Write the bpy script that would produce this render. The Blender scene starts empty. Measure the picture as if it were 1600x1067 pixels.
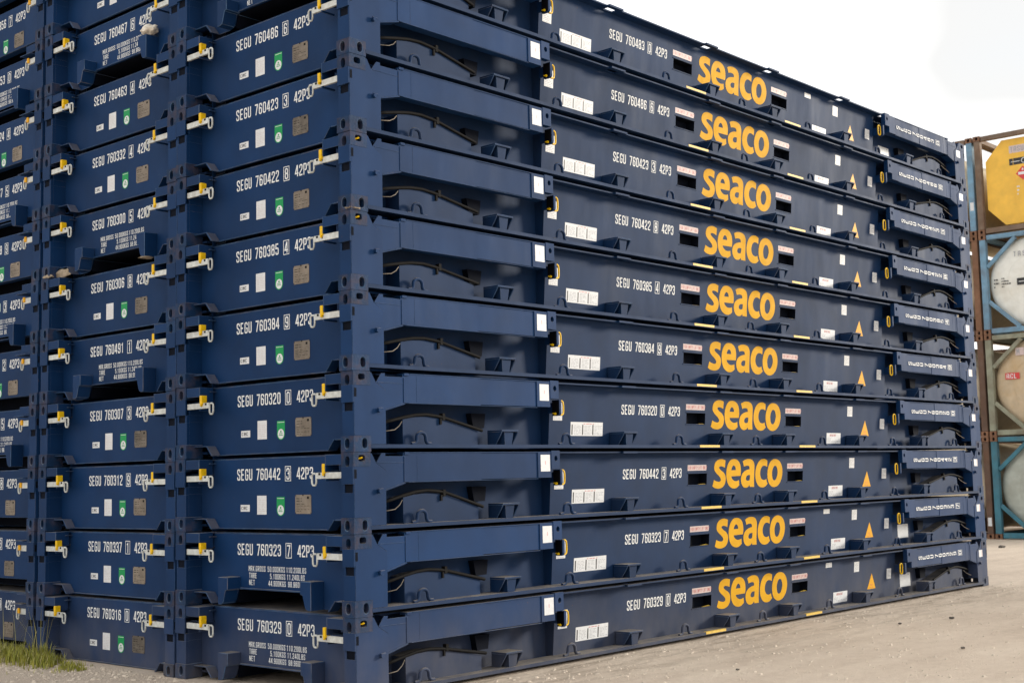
import bpy, bmesh, math, random
from mathutils import Vector, Matrix, noise
from mathutils.geometry import tessellate_polygon

# ------------------------------------------------------------------ camera
scene = bpy.context.scene
COL = scene.collection
cam_d = bpy.data.cameras.new("camera")
cam = bpy.data.objects.new("camera", cam_d)
COL.objects.link(cam)
_r = Vector((0.6678, -0.743994, -0.022723)); _u = Vector((-0.058519, -0.08291, 0.994837)); _f = Vector((0.742037, 0.663023, 0.098905))
cam.matrix_world = Matrix(((_r.x, _u.x, -_f.x, -7.1622), (_r.y, _u.y, -_f.y, -8.1152), (_r.z, _u.z, -_f.z, 1.7389), (0, 0, 0, 1)))
cam_d.sensor_fit = 'HORIZONTAL'
cam_d.sensor_width = 36.0
cam_d.lens = 36.0 * 2105.4 / 1600.0
cam_d.clip_end = 2000
cam_d.dof.use_dof = True
cam_d.dof.focus_distance = 13.5
cam_d.dof.aperture_fstop = 3.2
scene.camera = cam

# ------------------------------------------------------------------ light: a veiled sun low on the right, bright broken overcast
SUN_EL = math.radians(14)
SUN_AZ = math.atan2(0.894, -0.447)        # clockwise from +Y
world = bpy.data.worlds.new("World")
scene.world = world
world.use_nodes = True
nt = world.node_tree
nt.nodes.clear()
N = nt.nodes.new
sky = N('ShaderNodeTexSky'); sky.sky_type = 'NISHITA'; sky.sun_disc = False
sky.sun_elevation = SUN_EL; sky.sun_rotation = SUN_AZ
bg1 = N('ShaderNodeBackground'); bg1.inputs[1].default_value = 0.12
nt.links.new(sky.outputs[0], bg1.inputs[0])
tc = N('ShaderNodeTexCoord')
mp = N('ShaderNodeMapping'); mp.inputs['Scale'].default_value = (1.0, 1.0, 2.2); mp.inputs['Location'].default_value = (0.0, 5.1, 0.0)
nt.links.new(tc.outputs['Generated'], mp.inputs[0])
cn = N('ShaderNodeTexNoise'); cn.inputs['Scale'].default_value = 2.2; cn.inputs['Detail'].default_value = 3; cn.inputs['Roughness'].default_value = 0.5
nt.links.new(mp.outputs[0], cn.inputs['Vector'])
cr = N('ShaderNodeValToRGB')
cr.color_ramp.elements[0].position = 0.43; cr.color_ramp.elements[0].color = (0.365, 0.360, 0.352, 1)
cr.color_ramp.elements[1].position = 0.86; cr.color_ramp.elements[1].color = (0.98, 0.985, 0.99, 1)
nt.links.new(cn.outputs['Fac'], cr.inputs[0])
bg2 = N('ShaderNodeBackground'); bg2.inputs[1].default_value = 1.15
nt.links.new(cr.outputs[0], bg2.inputs[0])
mk = N('ShaderNodeMapRange'); mk.inputs[1].default_value = 0.34; mk.inputs[2].default_value = 0.46
mk.inputs[3].default_value = 0.88; mk.inputs[4].default_value = 0.97
nt.links.new(cn.outputs['Fac'], mk.inputs[0])
mx = N('ShaderNodeMixShader')
nt.links.new(mk.outputs[0], mx.inputs[0]); nt.links.new(bg1.outputs[0], mx.inputs[1]); nt.links.new(bg2.outputs[0], mx.inputs[2])
wo = N('ShaderNodeOutputWorld'); nt.links.new(mx.outputs[0], wo.inputs[0])

sd = bpy.data.lights.new("sun", 'SUN'); sd.energy = 1.5; sd.angle = math.radians(10); sd.color = (1.0, 0.93, 0.82)
so = bpy.data.objects.new("sun", sd); COL.objects.link(so)
_sv = Vector((0.894 * math.cos(SUN_EL), -0.447 * math.cos(SUN_EL), math.sin(SUN_EL)))
so.rotation_euler = _sv.to_track_quat('Z', 'Y').to_euler(); so.location = (20, -20, 25)

vs = scene.view_settings
vs.view_transform = 'Standard'; vs.look = 'None'; vs.gamma = 1.0; vs.use_curve_mapping = False
vs.exposure = 1.2

# ------------------------------------------------------------------ materials
def mat(name, color, rough=0.5, metal=0.0, var=0.0, vscale=6.0, bump=0.0, bscale=60.0, dirt=None, dirt_amt=0.0, dirt_scale=1.5, rnd=0.0, coat=0.0, streak=False, spec=0.5, scuff=None, dust=False):
    m = bpy.data.materials.new(name); m.use_nodes = True
    t = m.node_tree; p = t.nodes['Principled BSDF']; L = t.links.new
    p.inputs['Roughness'].default_value = rough; p.inputs['Metallic'].default_value = metal
    p.inputs['Coat Weight'].default_value = coat; p.inputs['Specular IOR Level'].default_value = spec
    co = t.nodes.new('ShaderNodeTexCoord')
    geo = t.nodes.new('ShaderNodeNewGeometry')
    src = geo.outputs['Position']
    rgb = t.nodes.new('ShaderNodeRGB'); rgb.outputs[0].default_value = (*color, 1)
    cur = rgb.outputs[0]
    if var:
        n = t.nodes.new('ShaderNodeTexNoise'); n.inputs['Scale'].default_value = vscale; n.inputs['Detail'].default_value = 4
        L(src, n.inputs['Vector'])
        r = t.nodes.new('ShaderNodeMapRange'); r.inputs[1].default_value = 0.3; r.inputs[2].default_value = 0.7
        r.inputs[3].default_value = 1 - var; r.inputs[4].default_value = 1 + var
        L(n.outputs['Fac'], r.inputs[0])
        val = r.outputs[0]
        if rnd:
            oi = t.nodes.new('ShaderNodeObjectInfo')
            r2 = t.nodes.new('ShaderNodeMapRange'); r2.inputs[3].default_value = 1 - rnd; r2.inputs[4].default_value = 1 + rnd
            L(oi.outputs['Random'], r2.inputs[0])
            mu = t.nodes.new('ShaderNodeMath'); mu.operation = 'MULTIPLY'
            L(val, mu.inputs[0]); L(r2.outputs[0], mu.inputs[1]); val = mu.outputs[0]
        h = t.nodes.new('ShaderNodeHueSaturation'); L(cur, h.inputs['Color']); L(val, h.inputs['Value']); cur = h.outputs[0]
    if dirt:
        mpn = t.nodes.new('ShaderNodeMapping'); mpn.inputs['Scale'].default_value = (1, 1, 0.22) if streak else (1, 1, 1)
        L(src, mpn.inputs[0])
        n = t.nodes.new('ShaderNodeTexNoise'); n.inputs['Scale'].default_value = dirt_scale; n.inputs['Detail'].default_value = 8; n.inputs['Roughness'].default_value = 0.65
        L(mpn.outputs[0], n.inputs['Vector'])
        r = t.nodes.new('ShaderNodeMapRange'); r.inputs[1].default_value = 0.45; r.inputs[2].default_value = 0.75
        r.inputs[3].default_value = 0; r.inputs[4].default_value = dirt_amt
        L(n.outputs['Fac'], r.inputs[0])
        mxn = t.nodes.new('ShaderNodeMix'); mxn.data_type = 'RGBA'; mxn.inputs[7].default_value = (*dirt, 1)
        L(r.outputs[0], mxn.inputs[0]); L(cur, mxn.inputs[6]); cur = mxn.outputs[2]
        rr = t.nodes.new('ShaderNodeMapRange'); rr.inputs[3].default_value = rough; rr.inputs[4].default_value = min(1, rough + 0.35)
        L(n.outputs['Fac'], rr.inputs[0]); L(rr.outputs[0], p.inputs['Roughness'])
    def layer(fac, col):
        nonlocal cur
        q = t.nodes.new('ShaderNodeMix'); q.data_type = 'RGBA'; q.inputs[7].default_value = (*col, 1)
        L(fac, q.inputs[0]); L(cur, q.inputs[6]); cur = q.outputs[2]
    def math2(op, a, b):
        q = t.nodes.new('ShaderNodeMath'); q.operation = op; q.use_clamp = True
        for i, v in enumerate((a, b)):
            if isinstance(v, (int, float)): q.inputs[i].default_value = v
            else: L(v, q.inputs[i])
        return q.outputs[0]
    def rng_node(v, a, b, c, d):
        q = t.nodes.new('ShaderNodeMapRange'); L(v, q.inputs[0])
        for i, k in enumerate((a, b, c, d)): q.inputs[i + 1].default_value = k
        return q.outputs[0]
    def nz(sc, vec_scale=(1, 1, 1), rot=0.0, det=4, rgh=0.6):
        mm = t.nodes.new('ShaderNodeMapping'); mm.inputs['Scale'].default_value = vec_scale; mm.inputs['Rotation'].default_value = (rot, rot, 0); L(src, mm.inputs[0])
        q = t.nodes.new('ShaderNodeTexNoise'); q.inputs['Scale'].default_value = sc; q.inputs['Detail'].default_value = det; q.inputs['Roughness'].default_value = rgh; L(mm.outputs[0], q.inputs['Vector']); return q.outputs['Fac']
    if scuff:
        # rubbed patches and long scrapes
        g1 = rng_node(nz(1.1, det=2), 0.48, 0.66, 0, 1); g2 = rng_node(nz(16, (1, 1, 7), 0.25, 5, 0.7), 0.60, 0.70, 0, 0.55)
        layer(math2('MULTIPLY', g1, g2), scuff)
        g3 = rng_node(nz(34, det=3), 0.70, 0.76, 0, 0.8); g4 = rng_node(nz(0.9, det=2), 0.50, 0.62, 0, 1)
        layer(math2('MULTIPLY', g3, g4), (0.11, 0.055, 0.03))
    if dust:
        sx = t.nodes.new('ShaderNodeSeparateXYZ'); L(geo.outputs['Normal'], sx.inputs[0]); sp_ = t.nodes.new('ShaderNodeSeparateXYZ'); L(src, sp_.inputs[0])
        up = rng_node(sx.outputs[2], 0.5, 0.95, 0, 0.75); layer(math2('MULTIPLY', up, rng_node(nz(6), 0.3, 0.6, 0.4, 1)), (0.30, 0.26, 0.21))
        low = rng_node(sp_.outputs[2], 0.0, 0.75, 0.42, 0.0); layer(math2('MULTIPLY', low, rng_node(nz(3.0, (1, 1, 0.5)), 0.3, 0.65, 0.25, 1)), (0.16, 0.14, 0.12))
    L(cur, p.inputs['Base Color'])
    if bump:
        n = t.nodes.new('ShaderNodeTexNoise'); n.inputs['Scale'].default_value = bscale; n.inputs['Detail'].default_value = 3
        L(src, n.inputs['Vector'])
        b = t.nodes.new('ShaderNodeBump'); b.inputs['Strength'].default_value = bump; b.inputs['Distance'].default_value = 0.02
        L(n.outputs['Fac'], b.inputs['Height']); L(b.outputs[0], p.inputs['Normal'])
    return m

PAINT = mat('navy_paint', (0.0035, 0.0285, 0.097), 0.48, spec=0.14, var=0.13, vscale=2.5, bump=0.10, bscale=3.2, dirt=(0.075, 0.075, 0.08), dirt_amt=0.09, dirt_scale=2.2, rnd=0.12, streak=True, scuff=(0.040, 0.065, 0.11), dust=True)
CAST = mat('casting_paint', (0.008, 0.031, 0.085), 0.5, spec=0.16, var=0.2, vscale=9, bump=0.2, bscale=50, dirt=(0.14, 0.08, 0.05), dirt_amt=0.45, dirt_scale=8, rnd=0.15, dust=True)
RAIL = mat('rail_paint', (0.0045, 0.0235, 0.074), 0.48, spec=0.15, var=0.13, vscale=3, bump=0.10, bscale=3, dirt=(0.060, 0.063, 0.070), dirt_amt=0.18, dirt_scale=2.6, rnd=0.12, streak=True, scuff=(0.05, 0.07, 0.10), dust=True)
DARK = mat('cavity_grime', (0.0035, 0.0055, 0.012), 0.8, spec=0.08, var=0.2)  # near-black colour paints the shade inside holes, slots and tunnels
BLACK = mat('black_steel', (0.004, 0.004, 0.005), 0.6, spec=0.1, var=0.2)
HOSE = mat('rubber_hose', (0.007, 0.0065, 0.0065), 0.75, spec=0.12, var=0.25, vscale=12)
WHITE = mat('white_lettering', (0.80, 0.81, 0.80), 0.55, var=0.05, vscale=20, dirt=(0.35, 0.38, 0.42), dirt_amt=0.5, dirt_scale=16)
STICK = mat('white_sticker', (0.68, 0.69, 0.70), 0.45, spec=0.2, var=0.06, vscale=30)
SOFTRED = mat('faded_red_print', (0.45, 0.13, 0.12), 0.5)
PINK = mat('pinkish_sticker', (0.62, 0.51, 0.49), 0.5, spec=0.2, var=0.06, vscale=40)
RED = mat('red_print', (0.55, 0.06, 0.05), 0.5)
GREY = mat('grey_print', (0.33, 0.34, 0.36), 0.6)
INK = mat('black_print', (0.02, 0.02, 0.022), 0.5)
LOGO_Y = mat('logo_yellow', (0.70, 0.365, 0.002), 0.5, spec=0.15, var=0.06, dirt=(0.50, 0.25, 0.02), dirt_amt=0.3, dirt_scale=7, vscale=5)
AMBER = mat('amber_sticker', (0.74, 0.36, 0.002), 0.5, spec=0.2)
YEL = mat('yellow_paint', (0.82, 0.50, 0.004), 0.45, spec=0.25, var=0.12, vscale=30)
YMARK = mat('yellow_marking', (0.66, 0.43, 0.05), 0.55, var=0.12, vscale=20)
GREEN = mat('green_sticker', (0.002, 0.27, 0.075), 0.45, spec=0.2)
GALV = mat('galvanised_bar', (0.58, 0.60, 0.575), 0.5, metal=0.15, var=0.15, vscale=25, dirt=(0.33, 0.28, 0.22), dirt_amt=0.4, dirt_scale=14, rnd=0.08)
PLATE = mat('weathered_plate', (0.15, 0.12, 0.09), 0.5, var=0.25, vscale=14, dirt=(0.34, 0.31, 0.27), dirt_amt=0.4, dirt_scale=9, rnd=0.4)
WORN = mat('worn_edge', (0.045, 0.095, 0.18), 0.45, spec=0.3, var=0.5, vscale=9, dirt=(0.26, 0.19, 0.14), dirt_amt=0.6, dirt_scale=5)  # edge wear, lightened so bevels also carry painted highlights
MUD = mat('dried_mud', (0.36, 0.29, 0.21), 0.95, var=0.25, vscale=18, bump=0.4, bscale=40)
RAG = mat('pale_rag', (0.74, 0.68, 0.58), 0.7, var=0.2, vscale=18, bump=0.3, bscale=30)

# ------------------------------------------------------------------ mesh helper
class MB:
    def __init__(s, fx=None):
        s.v = []; s.f = []; s.m = []; s.sm = []; s.fx = fx
    def add(s, pts, faces, mi=0, smooth=False):
        o = len(s.v)
        for p in pts:
            p = tuple(p)
            s.v.append(s.fx(p) if s.fx else p)
        for f in faces:
            s.f.append([o + i for i in f]); s.m.append(mi); s.sm.append(smooth)
    def quad(s, a, b, c, d, mi=0): s.add([a, b, c, d], [(0, 1, 2, 3)], mi)
    def box(s, x0, x1, y0, y1, z0, z1, mi=0):
        s.add([(x0, y0, z0), (x1, y0, z0), (x1, y1, z0), (x0, y1, z0), (x0, y0, z1), (x1, y0, z1), (x1, y1, z1), (x0, y1, z1)],
              [(0, 3, 2, 1), (4, 5, 6, 7), (0, 1, 5, 4), (1, 2, 6, 5), (2, 3, 7, 6), (3, 0, 4, 7)], mi)
    def prism(s, poly, f0, f1, mi=0):
        n = len(poly)
        pts = [f0(*p) for p in poly] + [f1(*p) for p in poly]
        fs = [tuple(range(n - 1, -1, -1)), tuple(range(n, 2 * n))] + [(i, (i + 1) % n, n + (i + 1) % n, n + i) for i in range(n)]
        s.add(pts, fs, mi)
    def prism_xz(s, poly, y0, y1, mi=0): s.prism(poly, lambda a, b: (a, y0, b), lambda a, b: (a, y1, b), mi)
    def prism_yz(s, poly, x0, x1, mi=0): s.prism(poly, lambda a, b: (x0, a, b), lambda a, b: (x1, a, b), mi)
    def tube(s, path, r, n=8, mi=0, closed=False):
        P = [Vector(p) for p in path]; k = len(P); rings = []
        for i in range(k):
            a = P[(i - 1) % k] if (closed or i > 0) else P[i]
            b = P[(i + 1) % k] if (closed or i < k - 1) else P[i]
            t = (b - a).normalized()
            ref = Vector((0, 0, 1)) if abs(t.z) < 0.9 else Vector((1, 0, 0))
            if i == 0 or True:
                e1 = t.cross(ref).normalized()
                if i > 0 and e1.dot(pe) < 0: e1 = -e1
                pe = e1
            e2 = t.cross(e1)
            rings.append([P[i] + r * (math.cos(2 * math.pi * j / n) * e1 + math.sin(2 * math.pi * j / n) * e2) for j in range(n)])
        pts = [p for rg in rings for p in rg]; fs = []
        # keep winding aligned between rings
        for i in range(k if closed else k - 1):
            i2 = (i + 1) % k
            for j in range(n):
                fs.append((i * n + j, i * n + (j + 1) % n, i2 * n + (j + 1) % n, i2 * n + j))
        s.add(pts, fs, mi, True)
        if not closed:
            s.add(rings[0], [tuple(range(n))], mi); s.add(rings[-1], [tuple(range(n))], mi)
    def holed(s, o, u, v, w, h, cu, cv, ru, rv, depth, n=16, mi=0, mc=1, pw=2.6):
        """rectangle w x h at o spanned by u,v with a rounded slot sunk against the normal (-u x v)"""
        o, u, v = Vector(o), Vector(u), Vector(v); nrm = u.cross(v)
        outer = []; inner = []
        for i in range(n):
            a = 2 * math.pi * (i + 0.5) / n; c, sn = math.cos(a), math.sin(a)
            k = (abs(c) ** pw + abs(sn) ** pw) ** (-1 / pw)
            inner.append((cu + ru * k * c, cv + rv * k * sn))
            # project ray onto the rectangle
            tx = ((w - cu) / c if c > 0 else -cu / c) if abs(c) > 1e-9 else 1e9
            tz = ((h - cv) / sn if sn > 0 else -cv / sn) if abs(sn) > 1e-9 else 1e9
            t = min(tx, tz); outer.append((cu + t * c, cv + t * sn))
        # snap corner points
        for cx, cy in ((0, 0), (w, 0), (w, h), (0, h)):
            j = min(range(n), key=lambda q: (outer[q][0] - cx) ** 2 + (outer[q][1] - cy) ** 2); outer[j] = (cx, cy)
        P = [o + u * a + v * b for a, b in outer] + [o + u * a + v * b for a, b in inner] + [o + u * a + v * b - nrm * depth for a, b in inner]
        fs = [(i, (i + 1) % n, n + (i + 1) % n, n + i) for i in range(n)]
        s.add(P, fs, mi)
        s.add(P, [(n + i, n + (i + 1) % n, 2 * n + (i + 1) % n, 2 * n + i) for i in range(n)], mi)
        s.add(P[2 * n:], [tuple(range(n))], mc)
    def mesh(s, name, mats, bev=0.0, worn=False):
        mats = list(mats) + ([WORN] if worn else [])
        me = bpy.data.meshes.new(name)
        me.from_pydata([tuple(p) for p in s.v], [], s.f)
        for m in mats: me.materials.append(m)
        me.polygons.foreach_set('material_index', s.m); me.polygons.foreach_set('use_smooth', s.sm)
        bm = bmesh.new(); bm.from_mesh(me)
        if bev:
            bmesh.ops.remove_doubles(bm, verts=[v for v in bm.verts], dist=1e-6)
            bmesh.ops.recalc_face_normals(bm, faces=bm.faces[:])
            ed = [e for e in bm.edges if len(e.link_faces) == 2 and e.calc_face_angle(0) > 0.6 and not (e.link_faces[0].smooth and e.link_faces[1].smooth)]
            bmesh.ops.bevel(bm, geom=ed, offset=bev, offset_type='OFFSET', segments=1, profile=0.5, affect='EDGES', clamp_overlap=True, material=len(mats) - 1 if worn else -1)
        else:
            bmesh.ops.recalc_face_normals(bm, faces=bm.faces[:])
        bm.to_mesh(me); bm.free()
        return me

def link(name, me, parent=None, loc=None, label=None):
    o = bpy.data.objects.new(name, me); COL.objects.link(o)
    if parent: o.parent = parent
    if loc: o.location = loc
    if label: o['label'] = label
    return o
def thing(name, label, cat, loc=(0, 0, 0), group=None, rz=0):
    o = bpy.data.objects.new(name, None); COL.objects.link(o); o.empty_display_size = 0.2
    o.location = loc; o.rotation_euler = (0, 0, rz); o['label'] = label; o['category'] = cat
    if group: o['group'] = group
    return o

# ------------------------------------------------------------------ stroke lettering
GX0, GX1, GY0, GY1 = 0.06, 0.38, 0.06, 0.94
def _rr(pts, closed=False, r=0.13):
    out = []; n = len(pts)
    for i, p in enumerate(pts):
        sharp = len(p) > 2
        if (not closed and i in (0, n - 1)) or sharp:
            out.append(Vector(p[:2])); continue
        a, b, c = Vector(pts[i - 1][:2]), Vector(p[:2]), Vector(pts[(i + 1) % n][:2])
        d1, d2 = (a - b), (c - b)
        rr = min(r, d1.length * 0.48, d2.length * 0.48)
        q1, q2 = b + d1.normalized() * rr, b + d2.normalized() * rr
        for t in (0, 0.33, 0.67, 1.0):
            out.append(q1 * (1 - t) ** 2 + b * 2 * t * (1 - t) + q2 * t * t)
    return out
A0, A1, B0, B1 = GX0, GX1, GY0, GY1
_G = {
 '0': [([(A0, B0), (A1, B0), (A1, B1), (A0, B1)], 1)],
 '1': [([(0.08, 0.76, 1), (0.24, 0.92, 1), (0.24, 0, 1)], 0)],
 '2': [([(A0, 0.68), (A0, B1), (A1, B1), (A1, 0.60), (A0, 0.24), (A0, B0, 1), (A1 + 0.05, B0)], 0)],
 '3': [([(A0, 0.70), (A0, B1), (A1, B1), (A1, 0.53), (0.17, 0.53)], 0), ([(0.17, 0.53), (A1, 0.53), (A1, B0), (A0, B0), (A0, 0.30)], 0)],
 '4': [([(0.32, 0), (0.32, 1)], 0), ([(0.28, 0.98), (0.03, 0.27, 1), (0.45, 0.27)], 0)],
 '5': [([(A1, B1), (A0, B1, 1), (A0, 0.50)], 0), ([(A0, 0.58), (A1, 0.58), (A1, B0), (A0, B0), (A0, 0.28)], 0)],
 '6': [([(A1, 0.72), (A1, B1), (A0, B1), (A0, B0), (A1, B0), (A1, 0.56), (A0 + 0.04, 0.56)], 0)],
 '7': [([(0.0, B1), (A1, B1, 1), (0.14, 0)], 0)],
 '8': [([(A0, B0), (A1, B0), (A1, 0.52), (A0, 0.52)], 1), ([(A0 + 0.01, 0.52), (A1 - 0.01, 0.52), (A1 - 0.01, B1), (A0 + 0.01, B1)], 1)],
 '9': [([(A0, 0.28), (A0, B0), (A1, B0), (A1, B1), (A0, B1), (A0, 0.44), (A1 - 0.04, 0.44)], 0)],
 'S': [([(A1, 0.70), (A1, B1), (A0, B1), (A0, 0.58), (A1, 0.42), (A1, B0), (A0, B0), (A0, 0.30)], 0)],
 'E': [([(A1, B1), (A0, B1, 1), (A0, B0, 1), (A1, B0)], 0), ([(A0, 0.51), (A1 - 0.04, 0.51)], 0)],
 'G': [([(A1, 0.70), (A1, B1), (A0, B1), (A0, B0), (A1, B0), (A1, 0.46, 1), (0.22, 0.46)], 0)],
 'U': [([(A0, 1), (A0, B0), (A1, B0), (A1, 1)], 0)],
 'P': [([(A0, 0), (A0, B1, 1), (A1, B1), (A1, 0.42), (A0, 0.42)], 0)],
 'R': [([(A0, 0), (A0, B1, 1), (A1, B1), (A1, 0.48), (A0, 0.48)], 0), ([(0.22, 0.48), (A1 + 0.02, 0)], 0)],
 'O': [([(A0, B0), (A1, B0), (A1, B1), (A0, B1)], 1)],
 'C': [([(A1, 0.70), (A1, B1), (A0, B1), (A0, B0), (A1, B0), (A1, 0.30)], 0)],
 'F': [([(A1, B1), (A0, B1, 1), (A0, 0)], 0), ([(A0, 0.5), (A1 - 0.04, 0.5)], 0)],
 'M': [([(A0, 0), (A0, 1)], 0), ([(A0, 0.95), (0.24, 0.40, 1), (0.42, 0.95)], 0), ([(0.42, 1), (0.42, 0)], 0)],
 'A': [([(A0, 0), (A0, B1), (A1, B1), (A1, 0)], 0), ([(A0, 0.42), (A1, 0.42)], 0)],
 'X': [([(0.03, 0), (0.41, 1)], 0), ([(0.03, 1), (0.41, 0)], 0)],
 'T': [([(0.0, B1), (0.44, B1)], 0), ([(0.22, B1), (0.22, 0)], 0)],
 'N': [([(A0, 0), (A0, 1)], 0), ([(A0, 0.97), (A1, 0.03)], 0), ([(A1, 0), (A1, 1)], 0)],
 'K': [([(A0, 0), (A0, 1)], 0), ([(A1 + 0.04, 1), (A0, 0.42)], 0), ([(0.15, 0.58), (A1 + 0.04, 0)], 0)],
 'L': [([(A0, 1), (A0, B0, 1), (A1, B0)], 0)],
 'B': [([(A0, B0), (A1, B0), (A1, 0.52), (A0, 0.52)], 1), ([(A0 + 0.01, 0.52), (A1 - 0.01, 0.52), (A1 - 0.01, B1), (A0 + 0.01, B1)], 1)],
 'I': [([(0.22, 0), (0.22, 1)], 0)],
 'Y': [([(0.03, 1), (0.22, 0.48), (0.22, 0)], 0), ([(0.41, 1), (0.22, 0.48)], 0)],
 '.': [([(0.16, 0.0), (0.16, 0.12)], 0)],
}
def stroke_polys(ch, t):
    res = []
    for pts, closed in _G.get(ch, []):
        P = _rr(pts, bool(closed)); n = len(P); L, R = [], []
        for i in range(n):
            a = P[i - 1] if (closed or i > 0) else None
            b = P[(i + 1) % n] if (closed or i < n - 1) else None
            d1 = (P[i] - a).normalized() if a is not None else None
            d2 = (b - P[i]).normalized() if b is not None else None
            if d1 is None: d1 = d2
            if d2 is None: d2 = d1
            n1, n2 = Vector((-d1.y, d1.x)), Vector((-d2.y, d2.x))
            m = n1 + n2
            if m.length < 1e-6: m = n1
            m.normalize(); k = min(1 / max(0.35, m.dot(n1)), 2.2)
            L.append(P[i] + m * (t / 2 * k)); R.append(P[i] - m * (t / 2 * k))
        quads = []
        for i in range(n if closed else n - 1):
            j = (i + 1) % n; quads.append((L[i], L[j], R[j], R[i]))
        res.append(quads)
    return res
def write(mb, text, place, h, pitch=0.575, t=0.125, mi=0, sx=1.0, x0=0.0, rot=False):
    """place(u, v, lift) -> 3D; u along the writing, v up"""
    x = x0; lay = 0
    for ch in text:
        if ch == ' ': x += h * pitch * 0.62 * sx; continue
        w = h * pitch * sx * (0.45 if ch in '.I' else 1.0)
        for quads in stroke_polys(ch, t):
            lay += 1; lf = 0.0001 * (lay % 3)
            for q in quads:
                if rot:  mb.add([place(x + (1 - p.y) * h * 0.98, p.x * h * 1.08, lf) for p in q], [(0, 1, 2, 3)], mi)
                else:    mb.add([place(x + p.x * h * sx - (0.10 * h if ch in '.I' else 0), p.y * h, lf) for p in q], [(0, 1, 2, 3)], mi)
        x += w if not rot else h * 1.20
    return x

# ------------------------------------------------------------------ dimensions of a folded flat rack
L, W, H, HT = 12.192, 2.438, 0.652, 0.6495
def web_y(z): return 0.190 - 0.045 * (z - 0.06) / 0.575
XS0, XS1 = 2.61, L - 2.61
REC = 0.28
flipx = lambda p: (L - p[0], p[1], p[2])
flipy = lambda p: (p[0], W - p[1], p[2])
flipxy = lambda p: (L - p[0], W - p[1], p[2])
ME = {}

def arc_top(x):            # top of the arched guard plate and the run of the hose over it
    pts = [(0.46, 0.252), (0.62, 0.285), (0.77, 0.31), (0.911, 0.317), (1.095, 0.299), (1.37, 0.238), (1.60, 0.187)]
    for (a, za), (b, zb) in zip(pts, pts[1:]):
        if x <= b: return za + (zb - za) * (x - a) / (b - a)
    return pts[-1][1]

def rail_mesh(fx=None):
    m = MB(fx)
    zt, zb = 0.634, 0.060
    # main web with two forklift openings
    xb = [XS0, 4.885, 5.245, 6.947, 7.307, XS1]; zz = [zb, 0.293, 0.412, zt]
    for i in range(5):
        for j in range(3):
            if i in (1, 3) and j == 1: continue
            a, b, c, d = xb[i], xb[i + 1], zz[j], zz[j + 1]
            m.quad((a, web_y(c), c), (b, web_y(c), c), (b, web_y(d), d), (a, web_y(d), d))
    # flanges
    m.box(0.178, L - 0.178, -0.004, 0.22, 0.040, 0.060)
    m.box(0.178, L - 0.178, -0.004, 0.004, 0.030, 0.0399)
    m.box(XS0 - 0.02, XS1 + 0.02, 0.035, 0.0598, 0.634, 0.648); m.box(XS0 - 0.02, XS1 + 0.02, 0.1252, 0.24, 0.634, 0.648)
    xe = [XS0 - 0.02] + [v for xc in POCKETS[1:-1] for v in (xc - 0.075, xc + 0.075)] + [XS1 + 0.02]
    for a, b in zip(xe[0::2], xe[1::2]): m.box(a, b, 0.06, 0.125, 0.634, 0.648)
    for xc in POCKETS[1:-1]:
        m.box(xc - 0.115, xc + 0.115, 0.0, 0.0345, 0.630, 0.6485)
    for a, b in ((0.36, XS0 - 0.021), (XS1 + 0.021, L - 0.36)): m.box(a, b, 0.121, REC - 0.001, 0.634, 0.647)  # added cover plates, close off the sky behind the folded posts
    m.box(XS0 - 0.06, XS0 - 0.021, 0.065, 0.12, 0.634, 0.647); m.box(XS1 + 0.021, XS1 + 0.06, 0.065, 0.12, 0.634, 0.647)
    # step plates and recessed webs
    for xa, s in ((XS0, -1), (XS1, 1)):
        m.add([(xa, web_y(zb), zb), (xa, REC, zb), (xa, REC, zt), (xa, web_y(zt), zt)], [(0, 1, 2, 3)])
    m.quad((0.178, REC, 0.06), (XS0, REC, 0.06), (XS0, REC, 0.634), (0.178, REC, 0.634))
    m.quad((XS1, REC, 0.06), (L - 0.178, REC, 0.06), (L - 0.178, REC, 0.634), (XS1, REC, 0.634))
    for s in (0, 1):
        q = (lambda p: p) if not s else flipx
        n = 14; xs = [0.64 + (1.55 - 0.64) * i / n for i in range(n + 1)]
        for a, b in zip(xs, xs[1:]):
            za, zb2 = arc_top(a) - 0.014, arc_top(b) - 0.014
            m.quad(*[q(p) for p in ((a, 0.11, 0.06), (b, 0.11, 0.06), (b, 0.11, zb2), (a, 0.11, za))])
            m.quad(*[q(p) for p in ((a, 0.11, za), (b, 0.11, zb2), (b, REC, zb2), (a, REC, za))])
        m.quad(*[q(p) for p in ((0.64, 0.11, 0.06), (0.64, 0.11, arc_top(0.64) - 0.014), (0.64, REC, arc_top(0.64) - 0.014), (0.64, REC, 0.06))])
        m.quad(*[q(p) for p in ((1.55, 0.11, 0.06), (1.55, 0.11, arc_top(1.55) - 0.014), (1.55, REC, arc_top(1.55) - 0.014), (1.55, REC, 0.06))])
        # small bracket under the folded post, its shade painted in near-black
        bx = [(1.58, 0.345), (1.77, 0.345), (1.75, 0.215), (1.61, 0.215)]
        m.prism([q((a, 0, b))[0::2] for a, b in bx], lambda a, b: (a, 0.215, b), lambda a, b: (a, 0.279, b), 1)
        # weld seam stiffener
    return m.mesh('side_rail', [RAIL, DARK])
XF = 0.178
POCKETS = [1.86, 3.66, 5.43, L - 5.43, L - 3.66, L - 1.86]
RINGS = [0.80, 2.72, 4.58, 6.096, L - 4.58, L - 2.72, L - 0.80]

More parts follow.
